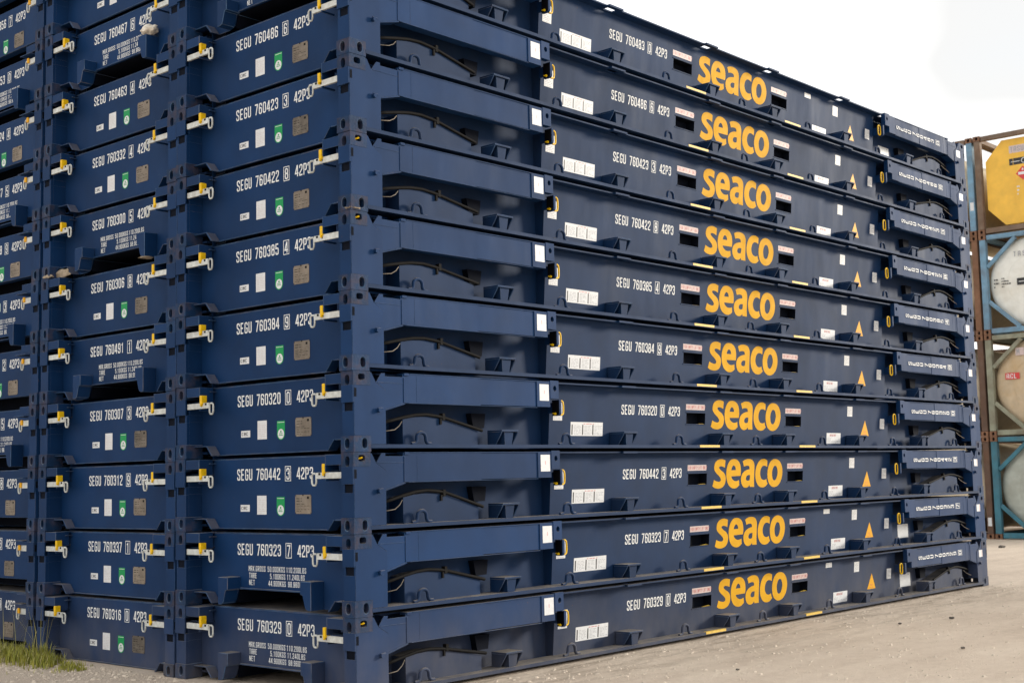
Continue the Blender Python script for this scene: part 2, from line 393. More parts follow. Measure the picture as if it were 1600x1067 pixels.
def deck_mesh():
    m = MB(); m.box(0.25, L - 0.25, REC + 0.002, W - REC - 0.002, 0.575, 0.60); 
    m.box(0.30, 2.7, 0.30, W - 0.30, 0.602, 0.640); m.box(L - 2.7, L - 0.30, 0.30, W - 0.30, 0.602, 0.640)
    for x in (3.3, L - 3.3): m.box(x, x + 0.01, REC + 0.003, W - REC - 0.003, -0.006, 0.5745)  # added unseen plates, keep sky from showing through the stack
    m.box(0.2, L - 0.2, W - REC - 0.0029, W - REC + 0.004, -0.006, 0.5746); m.box(0.2, L - 0.2, REC + 0.001, REC + 0.0029, 0.03, 0.5746)  # lengthwise blockers, added for the same see-through gaps
    for i in range(12):
        x = 0.7 + i * 0.98; m.box(x, x + 0.06, REC + 0.003, W - REC - 0.003, 0.17, 0.5745)
    return m.mesh('deck', [PAINT])

def panel_mesh(kind, fx=None):
    m = MB(fx); X = 0.178; t = 0.012
    if kind.startswith('flush'):
        X = XF
        if kind == 'flush_plain': m.prism_yz([(0.149, 0.632), (0.149, 0.128), (W - 0.149, 0.128), (W - 0.149, 0.632)], X, X + t)
        else: m.prism_yz([(0.149, 0.632), (0.149, 0.128), (0.60, 0.128), (0.66, 0.158), (W - 0.66, 0.158), (W - 0.60, 0.128), (W - 0.149, 0.128), (W - 0.149, 0.632)], X, X + t)
        m.box(X + t + 0.0005, X + 0.10, 0.15, W - 0.15, 0.129, 0.139)
        m.box(X + t + 0.0005, X + 0.20, 0.149, W - 0.149, 0.6325, 0.641)
        m.box(X + 0.30, X + 0.31, 0.15, W - 0.15, 0.02, 0.57, 1)
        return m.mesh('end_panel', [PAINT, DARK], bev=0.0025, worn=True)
    if kind == 'plain':
        poly = [(0.146, 0.632), (0.146, 0.109), (0.34, 0.109), (0.42, 0.022), (W - 0.42, 0.022), (W - 0.34, 0.109), (W - 0.146, 0.109), (W - 0.146, 0.632)]
        m.prism_yz(poly, X, X + t)
        m.box(X - 0.018, X - 0.0005, 0.425, W - 0.425, 0.020, 0.029)
    else:
        poly = [(0.146, 0.632), (0.146, 0.109), (0.34, 0.109), (0.42, 0.022), (0.58, 0.022), (0.655, 0.05), (0.69, 0.145), (0.74, 0.160),
                (W - 0.74, 0.160), (W - 0.69, 0.145), (W - 0.655, 0.05), (W - 0.58, 0.022), (W - 0.42, 0.022), (W - 0.34, 0.109), (W - 0.146, 0.109), (W - 0.146, 0.632)]
        m.prism_yz(poly, X, X + t)
        m.box(X - 0.03, X - 0.0005, 0.745, W - 0.745, 0.152, 0.163)
        tn = [(0.66, 0.03), (0.70, 0.145), (0.74, 0.158), (W - 0.74, 0.158), (W - 0.70, 0.145), (W - 0.66, 0.03)]
        for a, b in zip(tn, tn[1:]):
            m.quad((X + t, a[0], a[1]), (3.2, a[0], a[1]), (3.2, b[0], b[1]), (X + t, b[0], b[1]), 1)  # tunnel lining coloured near-black for its shade
        m.prism_yz(tn, 3.2, 3.21, 1)
    # upper return lip, slanted corner cheeks and shelf over the casting recess
    m.box(X - 0.0, X + 0.16, 0.146, W - 0.146, 0.6325, 0.641)
    for s in (0, 1):
        q = (lambda y: y) if not s else (lambda y: W - y)
        m.prism([(q(0.335), 0.109), (q(0.352), 0.109), (q(0.432), 0.020), (q(0.415), 0.020)], lambda a, b: (0.08, a, b), lambda a, b: (X - 0.0005, a, b))
        y0, y1 = sorted((q(0.150), q(0.3345))); m.box(0.085, X - 0.0005, y0, y1, 0.103, 0.112)
        y0, y1 = sorted((q(0.205), q(0.375))); m.box(X - 0.075, X - 0.0005, y0, y1, 0.596, 0.606)
        y0, y1 = sorted((q(0.150), q(0.43))); m.box(X + 0.06, X + 0.07, y0, y1, 0.02, 0.109, 1)
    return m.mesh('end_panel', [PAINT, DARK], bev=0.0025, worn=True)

def guide_mesh(mirror):
    q = (lambda y: W - y) if mirror else (lambda y: y)
    m = MB()
    poly = [(0.725, 0.258), (0.725, 0.152), (0.695, 0.146), (0.668, 0.06), (0.655, 0.034), (0.625, 0.022), (0.585, 0.022), (0.585, 0.258)]
    m.prism_yz([(q(a), b) for a, b in poly], 0.035, 0.1775)
    return m.mesh('tunnel_guide', [PAINT], bev=0.004, worn=True)

def post_mesh(fx):
    m = MB(fx)
    Y1 = 0.145
    # end face: column with a slot, its shade a near-black slab, seen from the end
    m.box(0.008, 0.040, 0.004, Y1, 0.1285, 0.327); m.box(0.008, 0.040, 0.004, 0.020, 0.3272, 0.396); m.box(0.008, 0.040, 0.120, Y1, 0.3272, 0.396); m.box(0.015, 0.039, 0.0202, 0.1198, 0.3272, 0.396, 1)
    m.box(0.0405, 0.348, 0.0045, Y1 - 0.001, 0.1285, 0.3338)
    m.box(0.0405, 0.348, 0.0047, 0.126, 0.3341, 0.395, 1); m.box(0.0405, 0.348, 0.1262, Y1 - 0.001, 0.3341, 0.3959)
    # side plate
    side = [(0.0, 0.1295), (0.165, 0.1295), (0.18, 0.058), (0.348, 0.058), (0.348, 0.50), (0.25, 0.565), (0.19, 0.647), (0.176, 0.53), (0.006, 0.53)]
    side = [(0.0085, 0.1295), (0.185, 0.1295), (0.185, 0.062), (0.348, 0.062), (0.348, 0.50), (0.244, 0.560), (0.194, 0.640), (0.1815, 0.640), (0.1815, 0.535), (0.0085, 0.535)]
    m.prism_xz(side, 0.0, 0.0035)
    m.box(0.0405, 0.348, 0.0048, Y1 - 0.001, 0.3962, 0.500)
    # square pin window: dark inside painted as a raised patch on the side plate
    m.box(0.006, 0.032, -0.0012, -0.0001, 0.440, 0.512, 1)
    # raised cover below the top casting
    m.box(-0.006, 0.0078, 0.001, Y1 - 0.002, 0.3965, 0.535)
    # small lug
    m.tube([(0.265, -0.002, 0.335), (0.265, -0.030, 0.335)], 0.018, 10)
    m.tube([(0.245, -0.018, 0.350), (0.300, -0.018, 0.350)], 0.007, 6)
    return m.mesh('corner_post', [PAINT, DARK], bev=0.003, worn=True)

def casting_mesh(fx, top):
    m = MB(fx)
    if not top:
        x1, y1, z0, z1 = 0.182, 0.155, 0.0, 0.128
        ch = dict(cu=0.085, cv=0.068, ru=0.028, rv=0.042); sh = dict(cu=0.118, cv=0.068, ru=0.028, rv=0.042)
        off = -0.003
    else:
        x1, y1, z0, z1 = 0.180, 0.147, 0.5355, HT
        ch = dict(cu=0.075, cv=0.042, ru=0.028, rv=0.042); sh = dict(cu=0.088, cv=0.066, ru=0.036, rv=0.026)
        off = -0.002
    xo = off; yo = off; w = y1 - yo; d = x1 - xo; h = z1 - z0
    # end face  (u along +y, v up, normal -x => u x v = +x, so sink along +x needs flip)
    m.holed((xo, y1, z0), (0, -1, 0), (0, 0, 1), w, h, w - ch['cu'], ch['cv'], ch['ru'], ch['rv'], 0.09)
    m.holed((xo, yo, z0), (1, 0, 0), (0, 0, 1), d, h, sh['cu'], sh['cv'], sh['ru'], sh['rv'], 0.06, pw=2.6 if not top else 4)
    m.quad((xo, yo, z1), (x1, yo, z1), (x1, y1, z1), (xo, y1, z1)); m.quad((xo, yo, z0), (x1, yo, z0), (x1, y1, z0), (xo, y1, z0))
    m.quad((x1, yo, z0), (x1, y1, z0), (x1, y1, z1), (x1, yo, z1)); m.quad((xo, y1, z0), (x1, y1, z0), (x1, y1, z1), (xo, y1, z1))
    return m.mesh('corner_casting', [CAST, DARK], bev=0.004, worn=True)

def arm_mesh(fx):
    m = MB(fx); y0 = 0.006
    # hinge plate
    hp = [(0.309, 0.640), (0.350, 0.640), (0.350, 0.616), (0.548, 0.616), (0.548, 0.640), (0.612, 0.640), (0.612, 0.402), (0.571, 0.402), (0.3525, 0.347), (0.3525, 0.502), (0.250, 0.562)]
    m.prism_xz(hp, y0, y0 + 0.008)
    m.prism_xz([(0.3535, 0.3455), (0.571, 0.4005), (0.575, 0.392), (0.3535, 0.336)], y0 - 0.001, 0.115)
    m.box(0.270, 0.552, y0 - 0.003, y0 - 0.0002, 0.561, 0.566)
    m.box(0.556, 0.574, y0 - 0.005, y0 - 0.0005, 0.404, 0.612)
    m.box(0.560, 0.615, y0 - 0.010, 0.09, 0.628, 0.6485)
    # post body: two lengths, collar
    m.box(0.6125, 1.494, y0 + 0.002, 0.115, 0.404, 0.6475)
    m.box(1.4945, 2.25, y0 + 0.007, 0.115, 0.411, 0.6475)
    m.box(0.708, 0.712, y0 + 0.0005, y0 + 0.0019, 0.41, 0.640)
    m.box(2.2505, 2.435, y0 - 0.002, 0.118, 0.410, 0.6480)
    m.box(0.612, 2.25, y0 - 0.003, y0 + 0.03, 0.3995, 0.4038)
    m.box(0.63, 2.25, y0 - 0.002, y0 + 0.0015, 0.641, 0.6482)
    # dark pin hinge box behind
    m.box(0.353, 0.56, 0.03, 0.11, 0.42, 0.60, 1)
    # end ear with round hole
    m.holed((2.4355, y0 - 0.006, 0.490), (1, 0, 0), (0, 0, 1), 0.122, 0.168, 0.066, 0.095, 0.023, 0.026, 0.04, mc=1, pw=2)
    xa, xb, za, zb2, yb = 2.4355, 2.5575, 0.490, 0.658, 0.06; ya = y0 - 0.006
    m.quad((xa, ya, zb2), (xb, ya, zb2), (xb, yb, zb2), (xa, yb, zb2)); m.quad((xa, ya, za), (xb, ya, za), (xb, yb, za), (xa, yb, za))
    m.quad((xb, ya, za), (xb, yb, za), (xb, yb, zb2), (xb, ya, zb2)); m.quad((xa, ya, za), (xa, yb, za), (xa, yb, zb2), (xa, ya, zb2))
    m.quad((xa, yb, za), (xb, yb, za), (xb, yb, zb2), (xa, yb, zb2))
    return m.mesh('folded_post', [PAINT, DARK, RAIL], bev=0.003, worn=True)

def pocket_mesh():
    m = MB()
    # origin at rail line, pocket centre
    m.box(-0.112, 0.112, -0.006, 0.176, 0.176, 0.192)
    for s in (-1, 1):
        x0, x1 = sorted((s * 0.112, s * 0.100))
        m.prism([(0.176, 0.0605), (0.176, 0.1755), (-0.002, 0.1755), (0.005, 0.160), (0.075, 0.0605)], lambda a, b: (x0, a, b), lambda a, b: (x1, a, b))
    m.add([(-0.062, 0.012, 0.1755), (0.062, 0.012, 0.1755), (0.062, 0.15, 0.1755), (-0.062, 0.15, 0.1755), (-0.046, 0.022, 0.0605), (0.046, 0.022, 0.0605), (0.046, 0.15, 0.0605), (-0.046, 0.15, 0.0605)],
          [(0, 1, 5, 4), (1, 2, 6, 5), (2, 3, 7, 6), (3, 0, 4, 7)])
    return m.mesh('stake_pocket', [RAIL], bev=0.002, worn=True)
def ring_mesh():
    m = MB()
    path = [(-0.115, 0, 0.066), (-0.080, 0, 0.068), (-0.062, 0, 0.078), (-0.054, 0, 0.098), (-0.052, 0, 0.125)]
    path += [(0.05 * math.cos(a), 0, 0.128 + 0.034 * math.sin(a)) for a in [math.pi - i * math.pi / 7 for i in range(8)]]
    path += [(0.052, 0, 0.125), (0.054, 0, 0.098), (0.062, 0, 0.078), (0.080, 0, 0.068), (0.115, 0, 0.066)]
    m.tube(path, 0.0145, 8)
    return m.mesh('lashing_ring', [RAIL])
def handle_mesh(fx):
    m = MB(fx)
    pts = []
    for i in range(16):
        a = 2 * math.pi * i / 16; c, sn = math.cos(a), math.sin(a)
        k = (abs(c) ** 4 + abs(sn) ** 4) ** -0.25
        pts.append((2.645 + 0.036 * k * c, 0.052, 0.410 + 0.066 * k * sn))
    m.tube(pts, 0.0085, 7, closed=True)
    m.tube([(2.5695, 0.055, 0.352), (2.556, 0.055, 0.352)], 0.012, 8)
    m.box(2.560, 2.5695, 0.055, 0.085, 0.352, 0.362)
    return m.mesh('lock_handle', [YEL])
def lock_box_mesh(fx):
    m = MB(fx)
    f = [(0.013, 0.482), (0.103, 0.482), (0.103, 0.334), (0.035, 0.334), (0.018, 0.345), (0.013, 0.362)]
    m.prism_yz(f, 2.578, 2.608); g = [(0.013 + 0.006 + (a - 0.013) * 0.86, 0.408 + (b - 0.408) * 0.9) for a, b in f]
    m.prism_yz(g, 2.570, 2.5775, 1)  # black face painted for the dark inside of the open end
    m.box(2.590, 2.6075, 0.1032, 0.17, 0.36, 0.46)
    return m.mesh('lock_box', [PAINT, BLACK])
def hose_mesh(fx, v=0):
    m = MB(fx); sag = (0.0, 0.012, -0.006)[v]; droop = (0.0, -0.018, 0.014)[v]
    m.tube([(0.40, 0.13, 0.235), (0.46, 0.105, 0.252)] + [(0.50 + i * (1.60 - 0.50) / 16, 0.102, arc_top(0.50 + i * 1.10 / 16) + sag * math.sin(math.pi * i / 16) + droop * max(0, i - 9) / 7) for i in range(17)], 0.0145, 8)
    m.box(1.095, 1.125, 0.088, 0.13, 0.272, 0.330); m.box(1.07, 1.09, 0.092, 0.109, 0.235, 0.285)
    m.tube([(0.36, 0.10, 0.176), (0.42, 0.07, 0.172), (0.50, 0.06, 0.182), (0.57, 0.08, 0.215), (0.62, 0.10, 0.255)], 0.0042, 6, mi=1)
    return m.mesh('hose', [HOSE, PLATE])
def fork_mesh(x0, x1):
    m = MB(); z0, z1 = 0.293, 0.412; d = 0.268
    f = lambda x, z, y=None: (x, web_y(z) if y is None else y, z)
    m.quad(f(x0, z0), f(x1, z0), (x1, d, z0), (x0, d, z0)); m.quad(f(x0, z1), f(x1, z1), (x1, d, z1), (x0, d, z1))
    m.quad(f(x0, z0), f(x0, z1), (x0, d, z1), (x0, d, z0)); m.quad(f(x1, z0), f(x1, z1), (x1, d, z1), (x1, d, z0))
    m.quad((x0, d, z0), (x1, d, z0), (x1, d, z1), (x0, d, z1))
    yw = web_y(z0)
    m.add([(x0 + 0.2, yw + 0.004, z0 + 0.002), (x1 - 0.005, yw + 0.004, z0 + 0.002), (x1 - 0.005, yw + 0.03, z0 + 0.010), (x0 + 0.2, yw + 0.02, z0 + 0.002)], [(0, 1, 2, 3)], 1)  # yellow strip paints in a reflection from inside the pocket
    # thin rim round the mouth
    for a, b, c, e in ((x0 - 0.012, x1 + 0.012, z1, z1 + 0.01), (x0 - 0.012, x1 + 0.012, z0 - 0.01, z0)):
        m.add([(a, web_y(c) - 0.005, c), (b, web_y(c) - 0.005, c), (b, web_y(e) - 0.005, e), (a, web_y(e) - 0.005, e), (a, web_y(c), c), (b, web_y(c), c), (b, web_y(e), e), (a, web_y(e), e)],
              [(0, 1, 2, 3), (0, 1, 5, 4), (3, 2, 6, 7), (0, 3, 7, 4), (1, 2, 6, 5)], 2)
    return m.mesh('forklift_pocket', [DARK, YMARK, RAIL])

# --- placing flat marks
def on_web(lift=0.0012): return lambda u, v, l=0.0: (u, web_y(v) - lift - l, v)
def on_panel(y0, lift=0.0012, X=0.178): return lambda u, v, l=0.0: (X - lift - l, y0 - u, v)
def patch(m, place, u0, u1, v0, v1, mi=0, l=0.0, cut=0.0):
    if cut:
        pts = [(u0 + cut, v0), (u1 - cut, v0), (u1, v0 + cut), (u1, v1 - cut), (u1 - cut, v1), (u0 + cut, v1), (u0, v1 - cut), (u0, v0 + cut)]
    else: pts = [(u0, v0), (u1, v0), (u1, v1), (u0, v1)]
    m.add([place(a, b, l) for a, b in pts], [tuple(range(len(pts)))], mi)
def lines(m, place, u0, u1, v0, v1, n, mi, rng, l=0.0004, thick=0.45):
    dv = (v1 - v0) / n
    for i in range(n):
        u = u0
        while u < u1 - 0.01:
            w = rng.uniform(0.012, 0.05); e = min(u + w, u1)
            patch(m, place, u, e, v0 + dv * i, v0 + dv * (i + thick), mi, l); u = e + rng.uniform(0.006, 0.016)
            if rng.random() < 0.12: break
def frame(m, place, u0, u1, v0, v1, t, mi=0):
    patch(m, place, u0, u1, v0, v0 + t, mi); patch(m, place, u0, u1, v1 - t, v1, mi)
    patch(m, place, u0, u0 + t, v0 + t, v1 - t, mi); patch(m, place, u1 - t, u1, v0 + t, v1 - t, mi)

_NC = {}
def number_meshes(num, side):
    out = []; serial, chk = num[:6], num[6]
    if side == 'end':
        pl = on_panel(1.754); zb = 0.446; h = 0.100; s = (0, 0.275, 0.671, 0.831)
    else:
        pl = on_web(); zb = 0.373; h = 0.099; s = (3.733, 4.013, 4.399, 4.549)
    at = lambda off: (lambda u, v, l=0.0: pl(u + off, v + zb, l))
    for nm, txt, off in (('owner_code', 'SEGU', s[0]), ('serial_number', serial, s[1]), ('check_digit', chk, s[2]), ('size_code', '42P3', s[3])):
        key = (nm, txt, side)
        if key not in _NC:
            m = MB()
            if nm == 'check_digit': write(m, txt, at(off + 0.019), h * 0.98); frame(m, at(0), off, off + 0.080, -0.014, h + 0.014, 0.006)
            else: write(m, txt, at(off), h, pitch=0.56 if nm == 'size_code' else 0.575)
            _NC[key] = m.mesh(nm, [WHITE])
        out.append((nm, _NC[key]))
    return out
def arm_number_meshes(num):
    base = lambda u, v, l=0.0: (u, 0.0045 - l, v + 0.497)
    h = 0.098; out = []
    m = MB(); x = write(m, 'SEGU', base, h, x0=9.975, rot=True) + 0.03; out.append(('owner_code', m.mesh('owner_code', [WHITE])))
    m = MB(); x = write(m, num[:6], base, h, x0=x, rot=True) + 0.055; out.append(('serial_number', m.mesh('serial_number', [WHITE])))
    m = MB(); write(m, num[6], base, h, x0=x, rot=True); frame(m, base, x - 0.02, x + h + 0.02, -0.012, 0.060, 0.006); out.append(('check_digit', m.mesh('check_digit', [WHITE])))
    return out
def weights_meshes():
    pl = on_panel(1.596); h = 0.046; out = []
    rows = [(0.310, [('MAX.GROSS', 0.0), ('50.000KGS', 0.266), ('110.200LBS', 0.519)]), (0.250, [('TARE', 0.006), ('5.100KGS', 0.299), ('11.240LBS', 0.527)]), (0.190, [('NET', 0.006), ('44.900KGS', 0.277), ('98.960LBS', 0.543)])]
    for z, items in rows:
        m = MB()
        for t, u in items:
            write(m, t, (lambda u0, z0: (lambda a, b, l=0.0: pl(a + u0, b + z0, l)))(u, z), h, pitch=0.60, t=0.12, sx=1.04)
        out.append(m.mesh('weight_line', [WHITE]))
    return out
LOGO = {'s':[[(5603,549,1),(5553,561),(5497,563),(5440,550),(5400,523),(5383,480),(5391,443),(5426,412),(5474,384),(5506,362),(5521,340),(5514,325),(5491,316),(5452,319),(5414,327),(5384,338,1),(5371,303),(5357,270,1),(5398,251),(5464,241),(5520,245),(5572,262),(5608,299),(5619,348),(5606,385),(5571,417),(5522,439),(5490,458),(5480,470),(5489,482),(5520,486),(5559,480),(5597,469,1)]],'e':[[(5920,375,1),(5926,418),(5921,462),(5904,506),(5871,538),(5826,557),(5775,563),(5717,555),(5675,527),(5644,484),(5628,428),(5630,372),(5649,316),(5685,272),(5735,246),(5792,236),(5850,244),(5900,271,1),(5895,306),(5891,328,1),(5855,319),(5809,318),(5770,330),(5742,349),(5730,371,1)],[(5728,439,1),(5818,440,1),(5814,463),(5798,482),(5775,492),(5752,483),(5736,464)]],'a':[[(6215,245,1),(6208,312),(6209,402),(6210,465),(6204,504),(6177,539),(6131,557),(6072,562),(6012,555),(5958,536,1),(5974,506),(5987,477,1),(6031,486),(6078,486),(6101,473),(6106,447,1),(6051,439),(5991,420),(5947,386),(5932,336),(5946,286),(5984,250),(6036,239),(6084,248),(6112,267),(6120,247,1)],[(6120,381,1),(6076,380),(6046,366),(6035,344),(6043,325),(6071,317),(6107,322),(6117,339)]],'c':[[(6487,541,1),(6439,558),(6384,560),(6322,544),(6271,503),(6240,446),(6232,389),(6245,325),(6283,273),(6335,243),(6395,235),(6451,244),(6503,275,1),(6484,301),(6474,330,1),(6439,320),(6402,321),(6367,335),(6342,368),(6336,406),(6348,445),(6371,470),(6402,483),(6445,481),(6485,469,1)]],'o':[[(6662,558),(6730,545),(6784,512),(6818,459),(6829,400),(6814,334),(6778,283),(6725,248),(6661,234),(6599,241),(6540,274),(6507,326),(6494,398),(6512,469),(6547,520),(6599,550)],[(6659,481),(6692,470),(6712,440),(6721,401),(6708,356),(6684,323),(6651,311),(6618,325),(6602,357),(6597,403),(6609,442),(6632,471)]]}
def smooth_loop(lp):
    n = len(lp); out = []
    P = [Vector((q[0], q[1])) for q in lp]; c = [len(q) > 2 for q in lp]
    for i in range(n):
        p1, p2 = P[i], P[(i + 1) % n]
        p0 = p1 + (p1 - p2) * 0.0 if c[i] else P[i - 1]
        p3 = p2 if c[(i + 1) % n] else P[(i + 2) % n]
        for t in (0, 0.25, 0.5, 0.75):
            out.append(0.5 * ((2 * p1) + (p2 - p0) * t + (2 * p0 - 5 * p1 + 4 * p2 - p3) * t * t + (3 * p1 - p0 - 3 * p2 + p3) * t ** 3))
    return out
def logo_mesh():
    m = MB(); pl = on_web(0.0014)
    for loops in LOGO.values():
        ls = [[Vector((p.x, p.y, 0)) for p in smooth_loop(lp)] for lp in loops]
        flat = [p for l in ls for p in l]
        tri = tessellate_polygon(ls)
        m.add([pl(p.x / 1000, p.y / 1000) for p in flat], tri)
    return m.mesh('logo', [LOGO_Y])

# ------------------------------------------------------------------ sticker meshes
rng = random.Random(3)
def sticker_meshes():
    d = {}
    w = on_web()
    m = MB(); patch(m, w, 2.932, 3.435, 0.153, 0.287)
    for x in (2.947, 3.110, 3.270): patch(m, w, x, x + 0.017, 0.163, 0.262, 1, 0.0004)
    for a, b in ((2.985, 3.09), (3.145, 3.25), (3.305, 3.42)): lines(m, w, a, b, 0.170, 0.262, 7, 2, rng, thick=0.3)
    lines(m, w, 3.13, 3.30, 0.268, 0.280, 1, 3, rng)
    d['instruction_table'] = m.mesh('instruction_table', [STICK, INK, GREY, RED])
    m = MB(); patch(m, w, 2.665, 2.800, 0.297, 0.470); lines(m, w, 2.68, 2.785, 0.305, 0.46, 9, 1, rng, thick=0.25)
    d['lock_notice'] = m.mesh('notice_sticker', [STICK, GREY])
    for k, (a, b) in enumerate(((4.872, 5.228), (6.935, 7.288))):
        m = MB(); patch(m, w, a, b, 0.444, 0.504)
        write(m, 'FOR EMPTY LIFT ONLY', (lambda a0: (lambda u, v, l=0.0: w(a0 + 0.012 + u, v + 0.456, 0.0004 + l)))(a), 0.036, pitch=0.56, t=0.15, mi=1, sx=1.03)
        d['lift_notice%d' % k] = m.mesh('lift_notice', [PINK, SOFTRED])
    m = MB(); patch(m, w, 8.458, 8.590, 0.434, 0.560); lines(m, w, 8.475, 8.575, 0.445, 0.55, 6, 1, rng, thick=0.3); d['w1'] = m.mesh('notice_sticker', [STICK, GREY])
    m = MB(); patch(m, w, 7.735, 7.885, 0.535, 0.592); lines(m, w, 7.75, 7.87, 0.545, 0.585, 3, 1, rng, thick=0.3); d['w2'] = m.mesh('notice_sticker', [STICK, GREY])
    m = MB(); patch(m, w, 9.352, 9.477, 0.286, 0.418); lines(m, w, 9.365, 9.465, 0.295, 0.41, 7, 1, rng, thick=0.3); d['w3'] = m.mesh('notice_sticker', [STICK, GREY])
    m = MB(); m.add([w(8.823, 0.192), w(9.049, 0.192), w(8.936, 0.388)], [(0, 1, 2)])
    lines(m, w, 8.90, 8.975, 0.235, 0.262, 2, 1, rng, thick=0.4); lines(m, w, 8.885, 8.985, 0.208, 0.222, 1, 1, rng)
    d['warning_triangle'] = m.mesh('warning_triangle', [AMBER, RED])
    m = MB(); patch(m, w, 7.940, 8.296, 0.090, 0.221)
    write(m, 'IMPORTANT', lambda u, v, l=0.0: w(8.02 + u, 0.178 + v, 0.0004 + l), 0.028, pitch=0.62, t=0.15, mi=1, sx=1.1)
    lines(m, w, 7.96, 8.28, 0.100, 0.165, 4, 2, rng, thick=0.35)
    d['important_notice'] = m.mesh('important_notice', [STICK, SOFTRED, GREY])
    rc = lambda u, v, l=0.0: (u, REC - 0.0014 - l, v)
    m = MB(); patch(m, rc, 9.95, 10.262, 0.130, 0.312); lines(m, rc, 10.2, 10.25, 0.285, 0.302, 1, 1, rng); d['recess_notice'] = m.mesh('notice_sticker', [STICK, INK])
    ar = lambda u, v, l=0.0: (u, 0.0028 - l, v)
    m = MB(); patch(m, ar, 2.285, 2.417, 0.467, 0.620); patch(m, ar, 2.349, 2.354, 0.53, 0.565, 1, 0.0004); d['arm_notice'] = m.mesh('notice_sticker', [STICK, RED])
    po = lambda u, v, l=0.0: (u, -0.0012 - l, v)
    m = MB(); patch(m, po, 11.915, 12.035, 0.420, 0.520); patch(m, po, 12.0, 12.03, 0.425, 0.515, 1, 0.0004); d['post_notice'] = m.mesh('notice_sticker', [STICK, PINK])
    # end panel
    p = on_panel(0.0); P = lambda u, v, l=0.0: p(u, v, l)        # u = -y
    m = MB(); patch(m, P, -1.706, -1.575, 0.173, 0.232)
    write(m, 'CIMC', lambda u, v, l=0.0: P(u - 1.695, v + 0.187, 0.0004 + l), 0.031, pitch=0.62, t=0.13, mi=1, sx=1.4)
    d['maker_sticker'] = m.mesh('maker_sticker', [STICK, INK])
    m = MB(); patch(m, P, -1.470, -1.339, 0.148, 0.311); lines(m, P, -1.455, -1.352, 0.16, 0.30, 9, 1, rng, thick=0.2); d['paper_sticker'] = m.mesh('paper_sticker', [STICK, PINK])
    m = MB()
    pts = [(-1.198, 0.299), (-1.198, 0.175)] + [(-1.144 + 0.054 * math.cos(a), 0.185 + 0.050 * math.sin(a)) for a in [math.pi + i * math.pi / 10 for i in range(11)]] + [(-1.090, 0.299)]
    m.add([P(a, b) for a, b in pts], [tuple(range(len(pts)))])
    m.add([P(-1.144 + 0.043 * math.cos(i * math.pi / 10), 0.186 + 0.043 * math.sin(i * math.pi / 10), 0.0004) for i in range(20)], [tuple(range(20))], 1)
    patch(m, P, -1.168, -1.120, 0.186, 0.192, 0, 0.0008); patch(m, P, -1.172, -1.116, 0.172, 0.178, 0, 0.0008); patch(m, P, -1.152, -1.136, 0.198, 0.214, 0, 0.0008)
    patch(m, P, -1.190, -1.098, 0.284, 0.288, 2, 0.0004)
    d['inspection_sticker'] = m.mesh('inspection_sticker', [GREEN, STICK, WHITE])
    m = MB(); patch(m, P, -0.945, -0.735, 0.155, 0.315, 0, 0.002, cut=0.008)
    lines(m, P, -0.93, -0.85, 0.26, 0.30, 2, 1, rng, l=0.0024, thick=0.25); lines(m, P, -0.93, -0.76, 0.175, 0.25, 5, 1, rng, l=0.0024, thick=0.2)
    for a, b in ((-0.938, 0.307), (-0.742, 0.307), (-0.938, 0.163), (-0.742, 0.163)): patch(m, P, a - 0.004, a + 0.004, b - 0.004, b + 0.004, 1, 0.0026)
    patch(m, P, -0.79, -0.765, 0.28, 0.30, 1, 0.0024); patch(m, P, -0.85, -0.835, 0.306, 0.318, 1, 0.0024)
    d['data_plate'] = m.mesh('data_plate', [PLATE, HOSE])
    for k in (0, 1):
        x0, x1 = ((4.87, 5.25), (6.95, 7.32))[k]
        m = MB(); m.box(x0, x1, -0.0062, -0.0042, 0.037, 0.0605); m.box(x0, x1, -0.0041, 0.03, 0.0605, 0.0615)
        d['rail_marking%d' % k] = m.mesh('rail_marking', [YMARK])
    return d

def short_bar_meshes(mirror):
    q = (lambda p: p) if not mirror else flipy
    m = MB(q); m.box(0.012, 0.034, 0.149, 0.325, 0.440, 0.500); bar = m.mesh('locking_bar', [GALV, BLACK], bev=0.003)
    m = MB(q); pts = []
    for i in range(18):
        a = 2 * math.pi * i / 18; c, s = math.cos(a), math.sin(a); k = (abs(c) ** 4 + abs(s) ** 4) ** (-1 / 4)
        pts.append((0.02, 0.352 + 0.024 * k * c, 0.440 + 0.050 * k * s))
    m.tube(pts, 0.0085, 7, closed=True); ring = m.mesh('pull_ring', [GALV])
    m = MB(q); m.box(-0.004, 0.0115, 0.285, 0.323, 0.452, 0.507); lat = m.mesh('latch', [AMBER], bev=0.003)
    m = MB(q); m.box(0.003, 0.012, 0.1495, 0.347, 0.563, 0.645); m.box(-0.03, XF - 0.001, 0.20, 0.42, 0.540, 0.5485); br = m.mesh('bar_bracket', [PAINT, DARK], bev=0.002, worn=True)
    return bar, ring, lat, br
